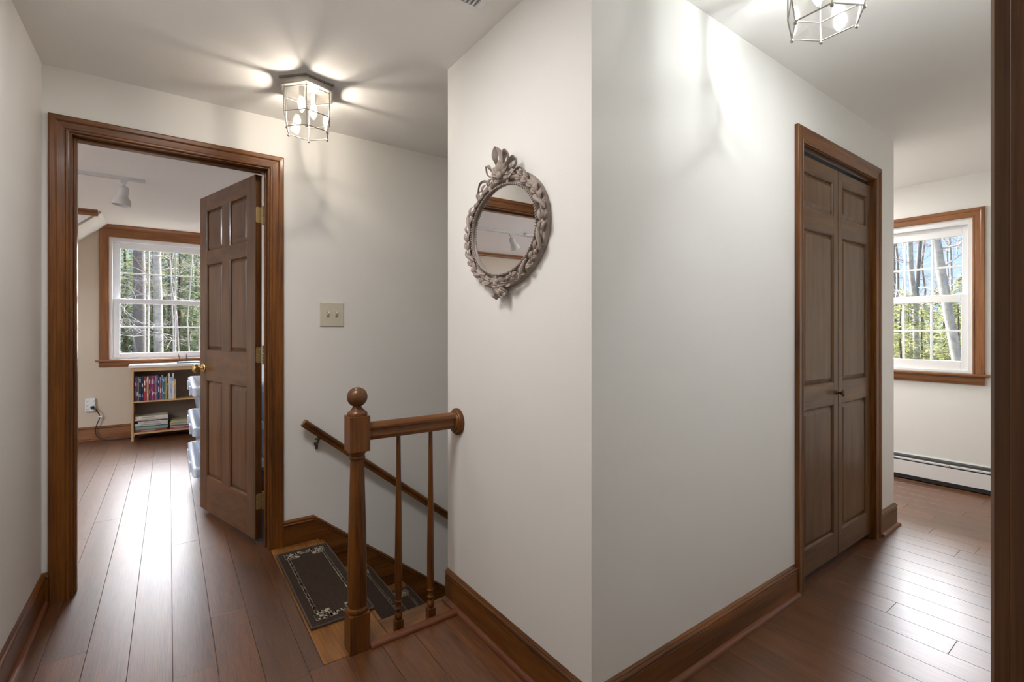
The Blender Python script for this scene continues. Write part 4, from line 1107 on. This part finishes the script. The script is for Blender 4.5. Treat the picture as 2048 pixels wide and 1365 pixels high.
for i, (rx, Y_) in enumerate([(-.07, 15), (.0, 18), (.016, 15.5), (.03, 17), (.041, 14.5)]):
    bare_tree('sapling', (rx * Y_, Y_, -3), (rx * Y_ + rt.uniform(-.3, .3), Y_, 6), .028, .012, TWIG, 'twiggy', 9, group='twiggy pale saplings outside the left window', bl=1.7, zmin=.2)
# behind the right window (towards +x)
G2 = 'hemlocks seen through the right window'
for i in range(16):
    X_ = 14.5 + i * 1.2; y_ = X_ * (.15 + (i * .618) % 1 * .19)
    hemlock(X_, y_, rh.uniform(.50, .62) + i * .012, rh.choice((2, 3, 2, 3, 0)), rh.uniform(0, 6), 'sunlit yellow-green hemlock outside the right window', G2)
for i, (X_, k_) in enumerate([(12.5, .205), (13.5, .255), (13, .30), (12.8, .15)]):
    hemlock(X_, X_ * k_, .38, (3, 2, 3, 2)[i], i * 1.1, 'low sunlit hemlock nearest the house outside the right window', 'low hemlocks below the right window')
def ray(px, py): a = (px - 1024) / 951.5; return Vector((.585 + a * .811, .811 - a * .585, -(py - 660.5) / 951.5))
def at(px, py, t): return Vector((0, 0, 1.2)) + ray(px, py) * t
def through(pa, pb, t, zb, zt):
    a, b_ = at(*pa, t), at(*pb, t); d = (b_ - a) / (b_.z - a.z)
    return a + d * (zb - a.z), a + d * (zt - a.z)
b0, b1 = through((1915, 722), (1872, 478), 9.5, -3, 7)
bare_tree('birch_tree', b0, b1, .095, .065, BIRCH, 'leaning white birch trunk at the right of the right window', 14, wob=.03, zmin=1.6, bl=1.6)
b0, b1 = through((1832, 690), (1818, 478), 14, -3, 9)
bare_tree('birch_tree', b0, b1, .085, .05, BIRCH, 'slim pale birch in the middle of the right window', 14, wob=.08, zmin=1.2, bl=1.8)
b0, b1 = through((1826, 700), (1838, 478), 17, -3, 9)
bare_tree('birch_tree', b0, b1, .085, .05, BARK, 'thin grey tree crossing behind the slim birch, right window', 16, wob=.10, zmin=1.2, bl=2.2)
for i, (px, t) in enumerate([(1795, 20), (1808, 24), (1850, 22), (1893, 26), (1780, 18), (1910, 21)]):
    b0, b1 = through((px, 700), (px + rt.uniform(-8, 8), 478), t, -3, 9)
    bare_tree('bare_tree', b0, b1, .06, .03, BIRCH if i % 2 else BARK, 'thin bare tree against the sky outside the right window', 16, group='thin bare trees outside the right window', bl=2.2, zmin=1)

# labels by order across each window
def px_of(o):
    p = o.location; z = p.x * .585 + p.y * .811
    return (p.x * .811 - p.y * .585) / z
for grp, fmt in (('slim bare trees outside the left window', '%s from the left of the slim bare trees outside the left window'),
                 ('thin bare trees outside the right window', '%s from the left of the thin bare trees outside the right window'),
                 ('twiggy pale saplings outside the left window', '%s from the left of the twiggy pale saplings outside the left window'),
                 ('low hemlocks below the left window', '%s from the left of the low hemlocks nearest the left window'),
                 ('low hemlocks below the right window', '%s from the left of the low hemlocks nearest the right window')):
    for i, o in enumerate(sorted([o for o in col.objects if o.get('group') == grp], key=px_of)): o['label'] = fmt % ORD[i]
